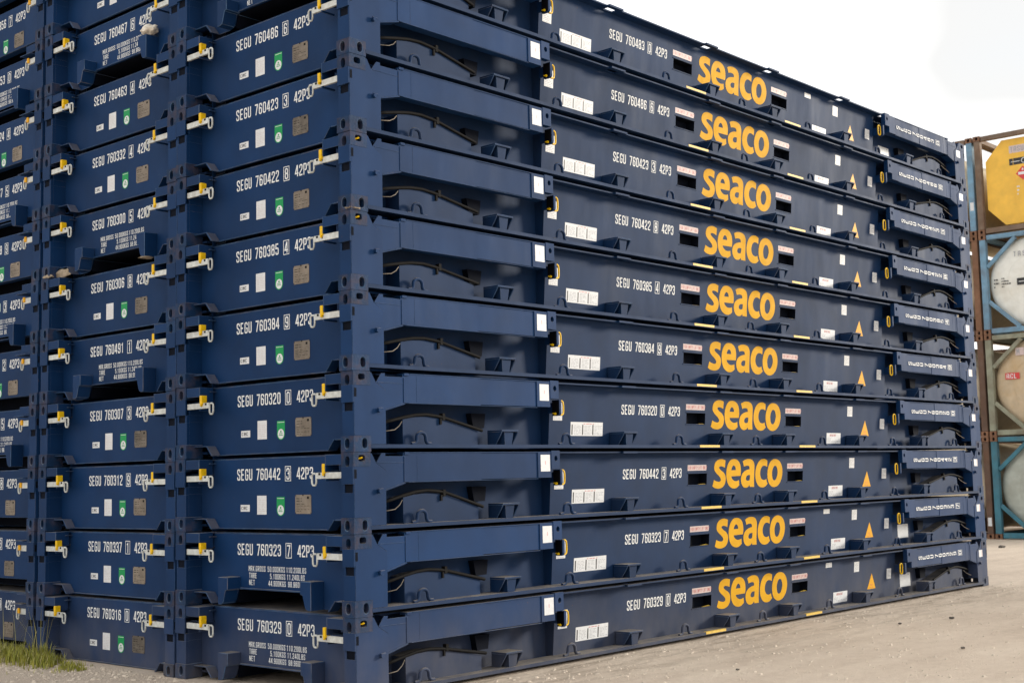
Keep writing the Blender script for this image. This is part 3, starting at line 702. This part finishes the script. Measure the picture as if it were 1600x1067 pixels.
def bar_meshes(mirror):
    q = (lambda p: p) if not mirror else flipy
    m = MB(q); m.box(0.012, 0.034, 0.149, 0.475, 0.445, 0.495); m.box(0.010, 0.0119, 0.36, 0.375, 0.462, 0.48, 1); m.box(0.010, 0.0119, 0.42, 0.445, 0.474, 0.492, 1)
    bar = m.mesh('locking_bar', [GALV, BLACK], bev=0.003)
    m = MB(q); pts = []
    for i in range(18):
        a = 2 * math.pi * i / 18; c, s = math.cos(a), math.sin(a); k = (abs(c) ** 4 + abs(s) ** 4) ** (-1 / 4)
        pts.append((0.02, 0.508 + 0.027 * k * c, 0.440 + 0.048 * k * s))
    m.tube(pts, 0.0085, 7, closed=True)
    ring = m.mesh('pull_ring', [GALV])
    m = MB(q); m.box(-0.004, 0.056, 0.356, 0.390, 0.478, 0.560); m.box(-0.010, 0.03, 0.366, 0.382, 0.462, 0.4775)
    lat = m.mesh('latch', [YEL], bev=0.004)
    m = MB(q); m.box(0.003, 0.012, 0.1495, 0.347, 0.553, 0.637); m.box(0.003, 0.150, 0.3475, 0.3555, 0.50, 0.640); m.box(0.003, 0.150, 0.3475, 0.3555, 0.425, 0.444)
    m.box(0.0125, 0.177, 0.1495, 0.347, 0.630, 0.637); m.box(0.06, 0.177, 0.1495, 0.347, 0.500, 0.51, 1)
    br = m.mesh('bar_bracket', [PAINT, DARK], bev=0.002, worn=True)
    return bar, ring, lat, br

FX = {'a': None, 'b': flipx, 'c': flipy, 'd': flipxy}
for k, fx in FX.items():
    ME['post' + k] = post_mesh(fx); ME['cb' + k] = casting_mesh(fx, False); ME['ct' + k] = casting_mesh(fx, True); ME['arm' + k] = arm_mesh(fx)
ME['rail'] = rail_mesh(); ME['rail_far'] = rail_mesh(flipy); ME['deck'] = deck_mesh()
ME['plain'] = panel_mesh('plain'); ME['tunnel'] = panel_mesh('tunnel'); ME['rear'] = panel_mesh('plain', flipx)
ME['g0'] = guide_mesh(False); ME['g1'] = guide_mesh(True)
ME['pocket'] = pocket_mesh(); ME['ring'] = ring_mesh()
ME['h0'] = handle_mesh(None); ME['h1'] = handle_mesh(flipx); ME['lb0'] = lock_box_mesh(None); ME['lb1'] = lock_box_mesh(flipx)
for v_ in range(3): ME['hose0%d' % v_] = hose_mesh(None, v_); ME['hose1%d' % v_] = hose_mesh(flipx, v_)
VR = random.Random(21)
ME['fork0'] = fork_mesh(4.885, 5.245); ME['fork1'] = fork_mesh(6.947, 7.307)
m_ = MB(); m_.tube([(0.070, 0.030, 0.597), (0.088, 0.010, 0.603), (0.098, 0.006, 0.608)], 0.008, 7); ME['tip'] = m_.mesh('twistlock_tip', [YEL])
WEIGHTS = weights_meshes(); ME['logo'] = logo_mesh()
ST = sticker_meshes()
BARS = (bar_meshes(False), bar_meshes(True)); SHORT = (short_bar_meshes(False), short_bar_meshes(True))
ME['flush_plain'] = panel_mesh('flush_plain'); ME['flush_tunnel'] = panel_mesh('flush_tunnel')

def flat_rack(num, level, stack, label, kind, loc, rz, group, full):
    t = thing('flat_rack', label, 'flat rack', loc, group, rz)
    P = lambda n, me, par=t, **k: link(n, me, par, **k)
    P('deck', ME['deck']); P('side_rail', ME['rail']); P('side_rail', ME['rail_far'])
    fl = stack == 2; sh = (XF - 0.178, 0, 0) if fl else None
    P('end_panel', ME['flush_' + kind if fl else kind], label='end panel with a cut-out tunnel in its foot' if kind == 'tunnel' else None); P('end_panel', ME['rear'])
    for k in 'abcd':
        po = P('corner_post', ME['post' + k]); P('corner_casting', ME['cb' + k], po); P('corner_casting', ME['ct' + k], po)
        P('folded_post', ME['arm' + k])
    for (bar, ring, lat, br) in (SHORT if fl else BARS):
        b = P('locking_bar', bar); P('pull_ring', ring, b); P('latch', lat, b, loc=(VR.uniform(-0.004, 0.004), VR.uniform(-0.006, 0.006), VR.uniform(-0.008, 0.006))); P('bar_bracket', br)
    for nm, me in number_meshes(num, 'end'): P(nm, me, loc=sh)
    if kind == 'tunnel':
        for me in WEIGHTS: P('weight_line', me, loc=sh)
        P('tunnel_guide', ME['g0']); P('tunnel_guide', ME['g1'])
    else:
        for k in ('maker_sticker', 'paper_sticker', 'inspection_sticker', 'data_plate'): P(k, ST[k], loc=sh)
    if full:
        for nm, me in number_meshes(num, 'side'): P(nm, me)
        for nm, me in arm_number_meshes(num): P(nm, me, label='lettering set sideways along the folded post')
        P('logo', ME['logo'], label='yellow seaco lettering')
        for x in POCKETS: P('stake_pocket', ME['pocket'], loc=(x, 0, 0))
        for x in RINGS: P('lashing_ring', ME['ring'], loc=(x, 0.055, 0))
        for k in '01':
            P('forklift_pocket', ME['fork' + k]); P('lock_handle', ME['h' + k]); P('lock_box', ME['lb' + k]); P('hose', ME['hose' + k + str(VR.randrange(3))])
            P('lift_notice', ST['lift_notice' + k]); P('rail_marking', ST['rail_marking' + k])
        for k in ('instruction_table', 'warning_triangle', 'important_notice'): P(k, ST[k])
        for k in ('lock_notice', 'w1', 'w3', 'arm_notice', 'post_notice'): P('notice_sticker', ST[k])
        if level in (0, 2, 5, 6): P('twistlock_tip', ME['tip'])
        if level in (0, 1, 9): P('notice_sticker', ST['w2']); P('notice_sticker', ST['recess_notice'])
    return t

ORD = ['lowest', 'second from the ground', 'third from the ground', 'fourth from the ground', 'fifth from the ground', 'sixth from the ground',
       'seventh from the ground', 'eighth from the ground', 'ninth from the ground', 'tenth from the ground', 'eleventh from the ground', 'topmost']
NA = [('7603290', 1), ('7603237', 1), ('7604423', 0), ('7603200', 0), ('7603849', 0), ('7603854', 0), ('7604228', 0), ('7604233', 0), ('7604866', 0), ('7604830', 1)]
NB = [('7603160', 0), ('7603371', 0), ('7603129', 0), ('7603073', 0), ('7604911', 1), ('7603068', 0), ('7603005', 1), ('7603324', 0), ('7604634', 0), ('7604676', 1), ('7604510', 0)]
NC = [('7603413', 0), ('7604023', 0), ('7603598', 0), ('7603665', 1), ('7603712', 0), ('7603033', 1), ('7604389', 0), ('7603675', 1), ('7603244', 0), ('7608530', 1), ('7608567', 0), ('7604128', 0)]
R = random.Random(11)
for si, (nums, yo, dz, lean, name) in enumerate(((NA, 0.0, 0.0, 0.0, 'near right stack'), (NB, W + 0.036, -0.018, -0.005, 'middle stack'), (NC, 2 * W + 0.105, -0.022, -0.006, 'leftmost stack'))):
    for k, (num, tun) in enumerate(nums):
        if si < 2 and not (si == 1 and k == 10):
            lab = 'navy flat rack %s %s, %s in the %s' % (num[:6], num[6], ORD[k], name)
        else:
            lab = 'navy flat rack, %s in the %s, partly out of frame' % (ORD[k], name)
        flat_rack(num, k, si, lab, 'tunnel' if tun else 'plain',
                  (R.uniform(-0.004, 0.004), yo + lean * k + R.uniform(-0.003, 0.003), k * H + dz), R.uniform(-0.0004, 0.0004), 'folded flat racks stacked in the yard', si == 0)

# ------------------------------------------------------------------ tank containers beyond the stack
def rust(name, c, amt=0.6): return mat(name, c, 0.6, var=0.2, vscale=4, dirt=(0.13, 0.06, 0.03), dirt_amt=amt, dirt_scale=3.0, bump=0.15, bscale=20)
FR = {'brown': rust('rusty_brown_frame', (0.17, 0.12, 0.085), 0.7), 'blue': rust('pale_blue_frame', (0.16, 0.30, 0.42), 0.5), 'olive': rust('olive_grey_frame', (0.26, 0.27, 0.20), 0.6),
      'teal': rust('teal_frame', (0.045, 0.17, 0.23), 0.35), 'rust': rust('rust_frame', (0.20, 0.10, 0.055), 0.8), 'dark': rust('dark_brown_frame', (0.11, 0.065, 0.045), 0.7)}
TK = {'yellow': mat('yellow_tank', (0.88, 0.52, 0.07), 0.5, var=0.08, vscale=3, dirt=(0.4, 0.25, 0.08), dirt_amt=0.3, dirt_scale=2),
      'white': mat('white_tank', (0.80, 0.80, 0.74), 0.45, var=0.06, dirt=(0.45, 0.36, 0.22), dirt_amt=0.45, dirt_scale=1.6),
      'tan': mat('tan_tank', (0.55, 0.44, 0.30), 0.5, var=0.1, dirt=(0.50, 0.30, 0.10), dirt_amt=0.5, dirt_scale=1.6),
      'silver': mat('silver_tank', (0.42, 0.45, 0.40), 0.4, metal=0.2, var=0.1, dirt=(0.30, 0.27, 0.2), dirt_amt=0.4, dirt_scale=2),
      'cream': mat('cream_tank', (0.62, 0.54, 0.40), 0.5, var=0.08, dirt=(0.55, 0.38, 0.2), dirt_amt=0.3, dirt_scale=2)}
TW, THH, TL = 2.438, 2.40, 6.058
TRED = mat('placard_red', (0.62, 0.05, 0.05), 0.5)
def tank_container(label, loc, frame_m, post_m, tank_m, octo, braces, marks):
    t = thing('tank_container', label, 'tank container', loc, 'tank containers stacked beyond the flat racks')
    pw = 0.155
    for y0 in (0.0, TW - pw):
        for x0 in (0.0, TL - pw):
            m = MB(); m.box(x0 + 0.005, x0 + pw - 0.005, y0 + 0.005, y0 + pw - 0.005, 0.12, THH - 0.12)
            link('frame_post', m.mesh('frame_post', [FR[post_m]], bev=0.008), t)
    for z0, z1 in ((0.02, 0.14), (THH - 0.13, THH - 0.02)):
        for x0 in (0.01, TL - 0.13):
            m = MB(); m.box(x0, x0 + 0.12, 0.18, TW - 0.18, z0, z1); link('frame_beam', m.mesh('frame_beam', [FR[frame_m]], bev=0.006), t)
        for y0 in (0.01, TW - 0.10):
            m = MB(); m.box(0.18, TL - 0.18, y0, y0 + 0.09, z0, z1); link('frame_beam', m.mesh('frame_beam', [FR[frame_m]], bev=0.006), t)
    for x0 in (-0.002, TL - 0.178):
        for y0 in (-0.002, TW - 0.162):
            for z0 in (0.0, THH - 0.121):
                c = MB()
                if x0 < 1:
                    c.holed((x0, y0 + 0.164, z0), (0, -1, 0), (0, 0, 1), 0.164, 0.118, 0.082, 0.059, 0.032, 0.040, 0.06)
                    c.box(x0 + 0.0625, x0 + 0.18, y0, y0 + 0.164, z0, z0 + 0.118)
                    for a, b in ((y0, y0 + 0.02), (y0 + 0.144, y0 + 0.164)): c.box(x0 + 0.0005, x0 + 0.062, a, b, z0 + 0.0003, z0 + 0.1177)
                else: c.box(x0, x0 + 0.18, y0, y0 + 0.164, z0, z0 + 0.118)
                link('corner_casting', c.mesh('corner_casting', [FR['rust'], DARK]), t)
    cy, cz = TW / 2, THH / 2
    m = MB(); n = 48
    if octo:
        prof = [(-0.99, 0.56), (-0.99, -0.60), (-0.58, -1.02), (0.58, -1.02), (0.99, -0.60), (0.99, 0.56), (0.58, 1.02), (-0.58, 1.02)]
        m.prism_yz([(cy + a, cz + b) for a, b in prof], 0.12, TL - 0.12)
        m.box(0.116, 0.1195, cy + 0.32, cy + 0.33, 0.6, 1.9)
        link('tank', m.mesh('tank', [TK[tank_m]], bev=0.03), t)
    else:
        R0 = 1.085
        secs = [(0.098, 0.0), (0.100, 0.3), (0.106, 0.6), (0.118, 0.8), (0.14, 0.91), (0.175, 0.975), (0.24, 1.0), (TL - 0.4, 1.0), (TL - 0.2, 0.9), (TL - 0.1, 0.0)]
        pts = []; fs = []
        for i, (x, r) in enumerate(secs):
            r = max(r, 0.01) * R0
            pts += [(x, cy + r * math.cos(2 * math.pi * j / n), cz + r * math.sin(2 * math.pi * j / n)) for j in range(n)]
            if i: fs += [((i - 1) * n + j, (i - 1) * n + (j + 1) % n, i * n + (j + 1) % n, i * n + j) for j in range(n)]
        m.add(pts, fs, 0, True)
        m.add(pts[:n], [tuple(range(n))], 0)
        tk = link('tank', m.mesh('tank', [TK[tank_m]]), t)
        m = MB(); m.tube([(0.112, cy + 0.62 * math.cos(2 * math.pi * j / 32), cz + 0.62 * math.sin(2 * math.pi * j / 32)) for j in range(32)], 0.012, 6, closed=True)
        link('weld_ring', m.mesh('weld_ring', [TK[tank_m]]), tk)
        if braces:
            for sy in (-1, 1):
                for sz in (-1, 1):
                    m = MB()
                    a, b = (cy + sy * (TW / 2 - 0.16), cz + sz * 0.42), (cy + sy * 0.36, cz + sz * (THH / 2 - 0.14))
                    d = Vector((b[0] - a[0], b[1] - a[1])).normalized(); nn = Vector((-d.y, d.x)) * 0.045
                    m.prism_yz([(a[0] + nn.x, a[1] + nn.y), (b[0] + nn.x, b[1] + nn.y), (b[0] - nn.x, b[1] - nn.y), (a[0] - nn.x, a[1] - nn.y)], 0.02, 0.095)
                    link('corner_brace', m.mesh('corner_brace', [FR[frame_m]], bev=0.006), t)
        else:
            for sy in (-1, 1):
                m = MB(); y = cy + sy * 0.8; m.box(0.3, 1.0, min(y, y + 0.1), max(y, y + 0.1), 0.14, 0.62); link('saddle', m.mesh('saddle', [FR[frame_m]]), t)
    # marks: (kind, y offset from the left edge, z)
    for kind, u, z in marks:
        m = MB(); fx = 0.1192 if octo else 0.085
        at = lambda a, b, l=0.0: (fx - l, TW - (u + a), z + b)
        if kind == 'plate':
            patch(m, lambda a, b, l=0.0: (0.0035 - l, TW - (u + a), z + b), 0, 0.09, 0, 0.2); me = m.mesh('post_plate', [STICK]); nm = 'post_plate'
        elif kind.startswith('N:'):
            write(m, kind[2:], at, 0.12, pitch=0.8, mi=0, sx=1.15); me = m.mesh('tank_number', [GREY]); nm = 'tank_number'
        elif kind.startswith('T:'):
            txt = kind[2:]; patch(m, at, -0.03, 0.09 + 0.085 * len(txt), -0.03, 0.15); write(m, txt, lambda a, b, l=0.0: at(a, b, 0.002 + l), 0.12, pitch=0.62, mi=1, sx=1.15); me = m.mesh('number_plate', [PINK, GREY]); nm = 'number_plate'
        elif kind == 'band':
            patch(m, at, 0, 0.9, 0, 0.16); patch(m, at, 0.04, 0.25, 0.07, 0.085, 1, 0.002); patch(m, at, 0.45, 0.86, 0.07, 0.085, 1, 0.002)
            m.add([at(0.35 + r_ * math.cos(j * math.pi / 12), 0.08 + r_ * math.sin(j * math.pi / 12), 0.002) for r_ in (0.05, 0.065) for j in range(24)], [(j, (j + 1) % 24, 24 + (j + 1) % 24, 24 + j) for j in range(24)], 1)
            me = m.mesh('name_band', [INK, WHITE]); nm = 'name_band'
        elif kind == 'diamond':
            m.add([at(-0.17, 0), at(0, -0.17), at(0.17, 0), at(0, 0.17)], [(0, 1, 2, 3)]); patch(m, at, -0.11, 0.11, -0.035, 0.03, 1, 0.002); m.add([at(-0.03, 0.07, 0.002), at(0.03, 0.07, 0.002), at(0, 0.13, 0.002)], [(0, 1, 2)], 1)
            me = m.mesh('hazard_placard', [TRED, WHITE]); nm = 'hazard_placard'
        elif kind == 'lines':
            lines(m, at, 0, 0.12, 0, 0.26, 3, 0, rng, thick=0.4, l=0.0); lines(m, at, 0.18, 0.42, 0, 0.26, 4, 0, rng, thick=0.4, l=0.0); me = m.mesh('small_lettering', [INK if not octo else STICK]); nm = 'small_lettering'
        else:
            patch(m, at, 0, 0.34, 0, 0.15); write(m, 'ACL', lambda a, b, l=0.0: at(0.03 + a, 0.02 + b, 0.002 + l), 0.11, pitch=0.62, mi=1, sx=1.3); me = m.mesh('letter_plate', [TRED, WHITE]); nm = 'letter_plate'
        link(nm, me, t)
TX, TY = 24.15, 4.785 - TW
tank_container('pale silver tank in a teal blue frame standing on the ground', (TX, TY, 0), 'teal', 'teal', 'silver', False, True, [])
tank_container('tan tank with a red letter plate in an olive grey frame', (TX, TY, THH + 0.004), 'olive', 'olive', 'tan', False, True, [('acl', 0.42, 1.32), ('T:M', 0.72, 1.90)])
tank_container('white round tank with a black name band in a pale blue frame', (TX, TY, 2 * THH + 0.008), 'blue', 'blue', 'white', False, True, [('N:TASU', 0.78, 1.80), ('band', 0.83, 1.12), ('lines', 0.28, 1.10)])
tank_container('yellow eight-sided tank with a red hazard diamond, topmost of its stack', (TX, TY, 3 * THH + 0.012), 'brown', 'brown', 'yellow', True, False, [('T:TASU 210', 0.84, 1.90), ('band', 0.80, 1.58), ('diamond', 1.11, 1.36), ('lines', 0.95, 0.86)])
for k, (pm, tm) in enumerate((('dark', 'cream'), ('dark', 'cream'), ('rust', 'cream'), ('blue', 'cream'))):
    lab = ['cream tank in a dark brown frame on the ground, half hidden by flat racks', 'cream tank in a dark brown frame, second from the ground beside the flat racks',
           'cream tank in a rust red frame, third from the ground beside the flat racks', 'cream tank with a pale blue post, topmost of the half hidden stack'][k]
    tank_container(lab, (TX + 0.02, TY + TW + 0.05, k * (THH + 0.004)), 'brown' if k == 3 else 'dark', pm, tm, False, False, [[('plate', TW - 0.12, 0.30)], [], [], [('plate', TW - 0.12, 0.62)]][k])

# ------------------------------------------------------------------ ground
def ground():
    m = MB(); xs = [-400, -60, -20, -8, -4, 0, 4, 8, 14, 20, 28, 60, 400]; ys = [-400, -60, -20, -8, -4, 0, 4, 8, 14, 28, 60, 400]
    for i in range(len(xs)):
        for j in range(len(ys)): m.v.append((xs[i], ys[j], -0.004))
    for i in range(len(xs) - 1):
        for j in range(len(ys) - 1):
            n = len(ys); m.f.append([i * n + j, (i + 1) * n + j, (i + 1) * n + j + 1, i * n + j + 1]); m.m.append(0); m.sm.append(False)
    g = bpy.data.materials.new('crushed_limestone'); g.use_nodes = True; t = g.node_tree; p = t.nodes['Principled BSDF']; Lk = t.links.new
    p.inputs['Roughness'].default_value = 0.95; p.inputs['Specular IOR Level'].default_value = 0.15
    geo = t.nodes.new('ShaderNodeNewGeometry')
    def noise_n(sc, det=6, rough=0.6, mapping=None):
        n = t.nodes.new('ShaderNodeTexNoise'); n.inputs['Scale'].default_value = sc; n.inputs['Detail'].default_value = det; n.inputs['Roughness'].default_value = rough
        if mapping:
            mm = t.nodes.new('ShaderNodeMapping'); mm.inputs['Scale'].default_value = mapping[0]; mm.inputs['Rotation'].default_value = (0, 0, mapping[1]); Lk(geo.outputs['Position'], mm.inputs[0]); Lk(mm.outputs[0], n.inputs['Vector'])
        else: Lk(geo.outputs['Position'], n.inputs['Vector'])
        return n
    big = noise_n(0.45, 5); mid = noise_n(7, 6, 0.7); fine = noise_n(70, 4, 0.7); track = noise_n(1.6, 5, 0.6, ((0.16, 1.6, 1), math.radians(-4)))
    ramp = t.nodes.new('ShaderNodeValToRGB'); e = ramp.color_ramp.elements
    e[0].position = 0.36; e[0].color = (0.47, 0.38, 0.30, 1); e[1].position = 0.62; e[1].color = (0.69, 0.59, 0.48, 1)
    e2 = ramp.color_ramp.elements.new(0.48); e2.color = (0.585, 0.485, 0.39, 1)
    def mixv(a, b, f):
        mm = t.nodes.new('ShaderNodeMix'); mm.inputs[0].default_value = f; Lk(a, mm.inputs[2]); Lk(b, mm.inputs[3]); return mm.outputs[0]
    v = mixv(mixv(big.outputs['Fac'], mid.outputs['Fac'], 0.45), mixv(fine.outputs['Fac'], track.outputs['Fac'], 0.5), 0.5)
    Lk(v, ramp.inputs[0])
    # dark specks
    vor = t.nodes.new('ShaderNodeTexVoronoi'); vor.inputs['Scale'].default_value = 22; vor.inputs['Randomness'].default_value = 1
    Lk(geo.outputs['Position'], vor.inputs['Vector'])
    pos = t.nodes.new('ShaderNodeSeparateXYZ'); Lk(geo.outputs['Position'], pos.inputs[0])
    def mr(v, a, b_, c, d):
        q = t.nodes.new('ShaderNodeMapRange'); Lk(v, q.inputs[0])
        for i_, k_ in enumerate((a, b_, c, d)): q.inputs[i_ + 1].default_value = k_
        return q.outputs[0]
    def mul(a, b_):
        q = t.nodes.new('ShaderNodeMath'); q.operation = 'MULTIPLY'; Lk(a, q.inputs[0]); Lk(b_, q.inputs[1]); return q.outputs[0]
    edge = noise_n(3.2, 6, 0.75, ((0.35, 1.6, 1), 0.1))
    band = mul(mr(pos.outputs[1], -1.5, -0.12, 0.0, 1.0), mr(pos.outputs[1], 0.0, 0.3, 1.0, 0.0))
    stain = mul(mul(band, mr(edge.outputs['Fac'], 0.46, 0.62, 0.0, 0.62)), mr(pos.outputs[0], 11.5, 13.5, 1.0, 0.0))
    trk = noise_n(2.4, 6, 0.7, ((0.10, 1.3, 1), math.radians(-7)))
    rut = mr(trk.outputs['Fac'], 0.54, 0.68, 0.0, 0.16)
    sp = t.nodes.new('ShaderNodeMapRange'); sp.inputs[1].default_value = 0.06; sp.inputs[2].default_value = 0.16; sp.inputs[3].default_value = 0.16; sp.inputs[4].default_value = 0.0
    Lk(vor.outputs['Distance'], sp.inputs[0])
    gate = t.nodes.new('ShaderNodeMath'); gate.operation = 'MULTIPLY'
    gr = t.nodes.new('ShaderNodeMapRange'); gr.inputs[1].default_value = 0.50; gr.inputs[2].default_value = 0.62; Lk(mid.outputs['Fac'], gr.inputs[0])
    Lk(sp.outputs[0], gate.inputs[0]); Lk(gr.outputs[0], gate.inputs[1])
    mxc = t.nodes.new('ShaderNodeMix'); mxc.data_type = 'RGBA'; mxc.inputs[7].default_value = (0.17, 0.14, 0.11, 1)
    Lk(gate.outputs[0], mxc.inputs[0]); Lk(ramp.outputs[0], mxc.inputs[6]); c_ = mxc.outputs[2]
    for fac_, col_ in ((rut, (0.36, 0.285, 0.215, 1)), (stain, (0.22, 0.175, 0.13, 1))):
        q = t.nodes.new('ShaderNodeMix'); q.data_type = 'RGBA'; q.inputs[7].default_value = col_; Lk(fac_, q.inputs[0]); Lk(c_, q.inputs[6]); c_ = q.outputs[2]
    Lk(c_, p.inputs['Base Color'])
    b1 = t.nodes.new('ShaderNodeBump'); b1.inputs['Strength'].default_value = 0.8; b1.inputs['Distance'].default_value = 0.05
    hh = mixv(mid.outputs['Fac'], fine.outputs['Fac'], 0.4); Lk(hh, b1.inputs['Height']); Lk(b1.outputs[0], p.inputs['Normal'])
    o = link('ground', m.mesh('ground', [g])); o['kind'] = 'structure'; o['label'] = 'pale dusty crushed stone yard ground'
ground()

# loose gravel where the yard is near enough to read single stones
STONE = mat('stone', (0.60, 0.515, 0.42), 0.95, spec=0.1, var=0.22, vscale=9)
def gravel():
    m = MB(); r = random.Random(5)
    def stone(x, y, s):
        n = 6; zt = s * r.uniform(0.12, 0.32); a0 = r.uniform(0, 6); ring = []
        for i in range(n):
            a = a0 + 2 * math.pi * i / n; q = s * r.uniform(0.7, 1.1); ring.append((x + q * math.cos(a), y + q * math.sin(a) * 0.8, -0.006))
        top = [(x + (px - x) * 0.55, y + (py - y) * 0.55, zt) for px, py, _ in ring]
        m.add(ring + top, [tuple(range(n, 2 * n))] + [(i, (i + 1) % n, n + (i + 1) % n, n + i) for i in range(n)])
    for _ in range(3800):
        x = r.uniform(-1.8, 13); y = -0.05 - abs(r.gauss(0, 1.6)) if r.random() < 0.75 else r.uniform(-6, -0.1)
        stone(x, y, min(0.03, max(0.005, r.expovariate(130))))
    for _ in range(2600):
        y = r.uniform(-0.3, 7.5); x = -0.02 - abs(r.gauss(0, 0.7))
        stone(x, y, min(0.035, max(0.006, r.expovariate(85))))
    o = link('gravel', m.mesh('gravel', [STONE])); o['kind'] = 'stuff'; o['label'] = 'loose pale gravel scattered over the yard'; o['category'] = 'gravel'
gravel()

# grass along the foot of the left stacks
def leafmat(name, a, b):
    m = bpy.data.materials.new(name); m.use_nodes = True; t = m.node_tree; p = t.nodes['Principled BSDF']; p.inputs['Roughness'].default_value = 0.6
    geo = t.nodes.new('ShaderNodeNewGeometry'); n = t.nodes.new('ShaderNodeTexNoise'); n.inputs['Scale'].default_value = 14
    t.links.new(geo.outputs['Position'], n.inputs['Vector'])
    r = t.nodes.new('ShaderNodeValToRGB'); r.color_ramp.elements[0].color = (*a, 1); r.color_ramp.elements[1].color = (*b, 1); r.color_ramp.elements[0].position = 0.35; r.color_ramp.elements[1].position = 0.65
    t.links.new(n.outputs['Fac'], r.inputs[0]); t.links.new(r.outputs[0], p.inputs['Base Color'])
    p.inputs['Transmission Weight'].default_value = 0.0; p.inputs['Subsurface Weight'].default_value = 0.0
    return m
def grass():
    m = MB(); r = random.Random(8)
    def hmax(y):
        if y < 3.75: return 0.10
        if y < 4.15: return 0.10 + 0.12 * (y - 3.75) / 0.4
        if y < 4.5: return 0.26
        if y < 5.3: return 0.34
        return 0.28
    for _ in range(6800):
        y = 3.62 + (r.random() ** 1.25) * 4.2
        x = -0.04 - abs(r.gauss(0, 0.17)) if y < 4.9 else r.uniform(-0.60, 0.12)
        if y < 4.0 and r.random() < 0.4: continue
        cl = noise.noise(Vector((x * 5, y * 5, 0)))
        if cl < -0.15: continue
        h = hmax(y) * 0.66 * r.uniform(0.3, 1.0) * (0.8 + 0.5 * cl)
        tall = r.random() < 0.010 and y > 4.2
        if tall: h = r.uniform(0.4, 0.68)
        a = r.uniform(0, 6.28); ln = h * r.uniform(0.1, 0.55); w = r.uniform(0.003, 0.006) * (0.6 if tall else 1)
        dx, dy = math.cos(a), math.sin(a); px, py = -dy * w, dx * w
        c = [(0, 1.0), (0.4, 0.85), (0.75, 0.55)]
        pts = []
        for tt, ww in c:
            ox, oy, oz = x + dx * ln * tt * tt, y + dy * ln * tt * tt, h * (tt - 0.12 * tt * tt)
            pts += [(ox - px * ww, oy - py * ww, oz - 0.006), (ox + px * ww, oy + py * ww, oz - 0.006)]
        pts.append((x + dx * ln, y + dy * ln, h * 0.88))
        m.add(pts, [(0, 1, 3, 2), (2, 3, 5, 4), (4, 5, 6)], 1 if (tall or r.random() < 0.24) else 0)
    o = link('grass', m.mesh('grass', [leafmat('grass_green', (0.17, 0.20, 0.015), (0.40, 0.37, 0.045)), leafmat('grass_dry', (0.42, 0.36, 0.15), (0.30, 0.30, 0.08))]))
    o['kind'] = 'stuff'; o['label'] = 'unmown green grass tufts along the foot of the left stacks'; o['category'] = 'grass'
grass()

# ------------------------------------------------------------------ odds and ends
def lump(name, label, cat, loc, size, material, seed, sub=3, amp=0.35, flat=1.0):
    bm = bmesh.new(); bmesh.ops.create_icosphere(bm, subdivisions=sub, radius=1)
    for v in bm.verts:
        k = 1 + amp * noise.noise(v.co * 1.6 + Vector((seed, 0, 0))) + amp * 0.5 * noise.noise(v.co * 4 + Vector((0, seed, 0)))
        v.co = Vector((v.co.x * size[0] * k, v.co.y * size[1] * k, v.co.z * size[2] * k))
        if v.co.z < 0: v.co.z *= flat
    me = bpy.data.meshes.new(name); bm.to_mesh(me); bm.free(); me.materials.append(material)
    for p in me.polygons: p.use_smooth = sub > 2
    o = link(name, me, loc=loc, label=label); o['category'] = cat
    return o
zb9 = 9 * H - 0.018
# crumpled pale wrapping lodged on the tunnel guide of 760467
lump('crumpled_wrapping', 'crumpled pale wrapping lodged on a guide block high in the middle stack', 'wrapping', (0.10, W + 0.036 - 0.045 + 0.62, zb9 + 0.258 + 0.055), (0.065, 0.105, 0.055), RAG, 4.0, 4, 0.32, 0.8)
def mud(label, loc, size, seed): return lump('dried_mud', label, 'mud', loc, size, MUD, seed, 3, 0.5, 1.0)
yB = W + 0.036; yA = 0.0
mud('dried tan mud caked round a bottom casting at the left of the middle stack', (0.02, yB + W - 0.10 - 0.03, 6 * H - 0.018 + 0.022), (0.03, 0.075, 0.020), 1.2)
mud('dried tan mud filling the foot recess beside the left casting of the middle stack', (0.082, yB + W - 0.27 - 0.03, 6 * H - 0.018 + 0.040), (0.014, 0.14, 0.042), 3.1)
mud('streak of dried mud between castings at the near corner of the right-hand stack', (0.05, 0.03, 6 * H + 0.018), (0.068, 0.042, 0.009), 7.7)
mud('pale dried mud on the bottom edge of a tunnel guide in the middle stack', (0.09, yB + 0.60, 6 * H - 0.018 + 0.018), (0.07, 0.07, 0.009), 9.3)
STN = mat('dark_debris', (0.10, 0.085, 0.07), 0.9, var=0.3)
for i, (x, y, s, lab) in enumerate(((7.81, -1.38, 0.042, 'dark clod lying on the open yard near the right edge'), (7.0, -1.14, 0.028, 'small dark clod just out from the foot of the near stack'),
        (3.07, -1.53, 0.022, 'little dark clod on the yard at the lower edge of view'), (5.42, -2.55, 0.028, 'flat dark clod on the yard, farther out from the stack'), (21.04, 3.39, 0.10, 'dark scrap lying in front of the tank containers'))):
    o = lump('dark_clod', lab, 'clod', (x, y, 0.01), (s, s * 0.7, s * 0.35), STN, 2.0 + i, 2, 0.5); o['group'] = 'clods on the yard'
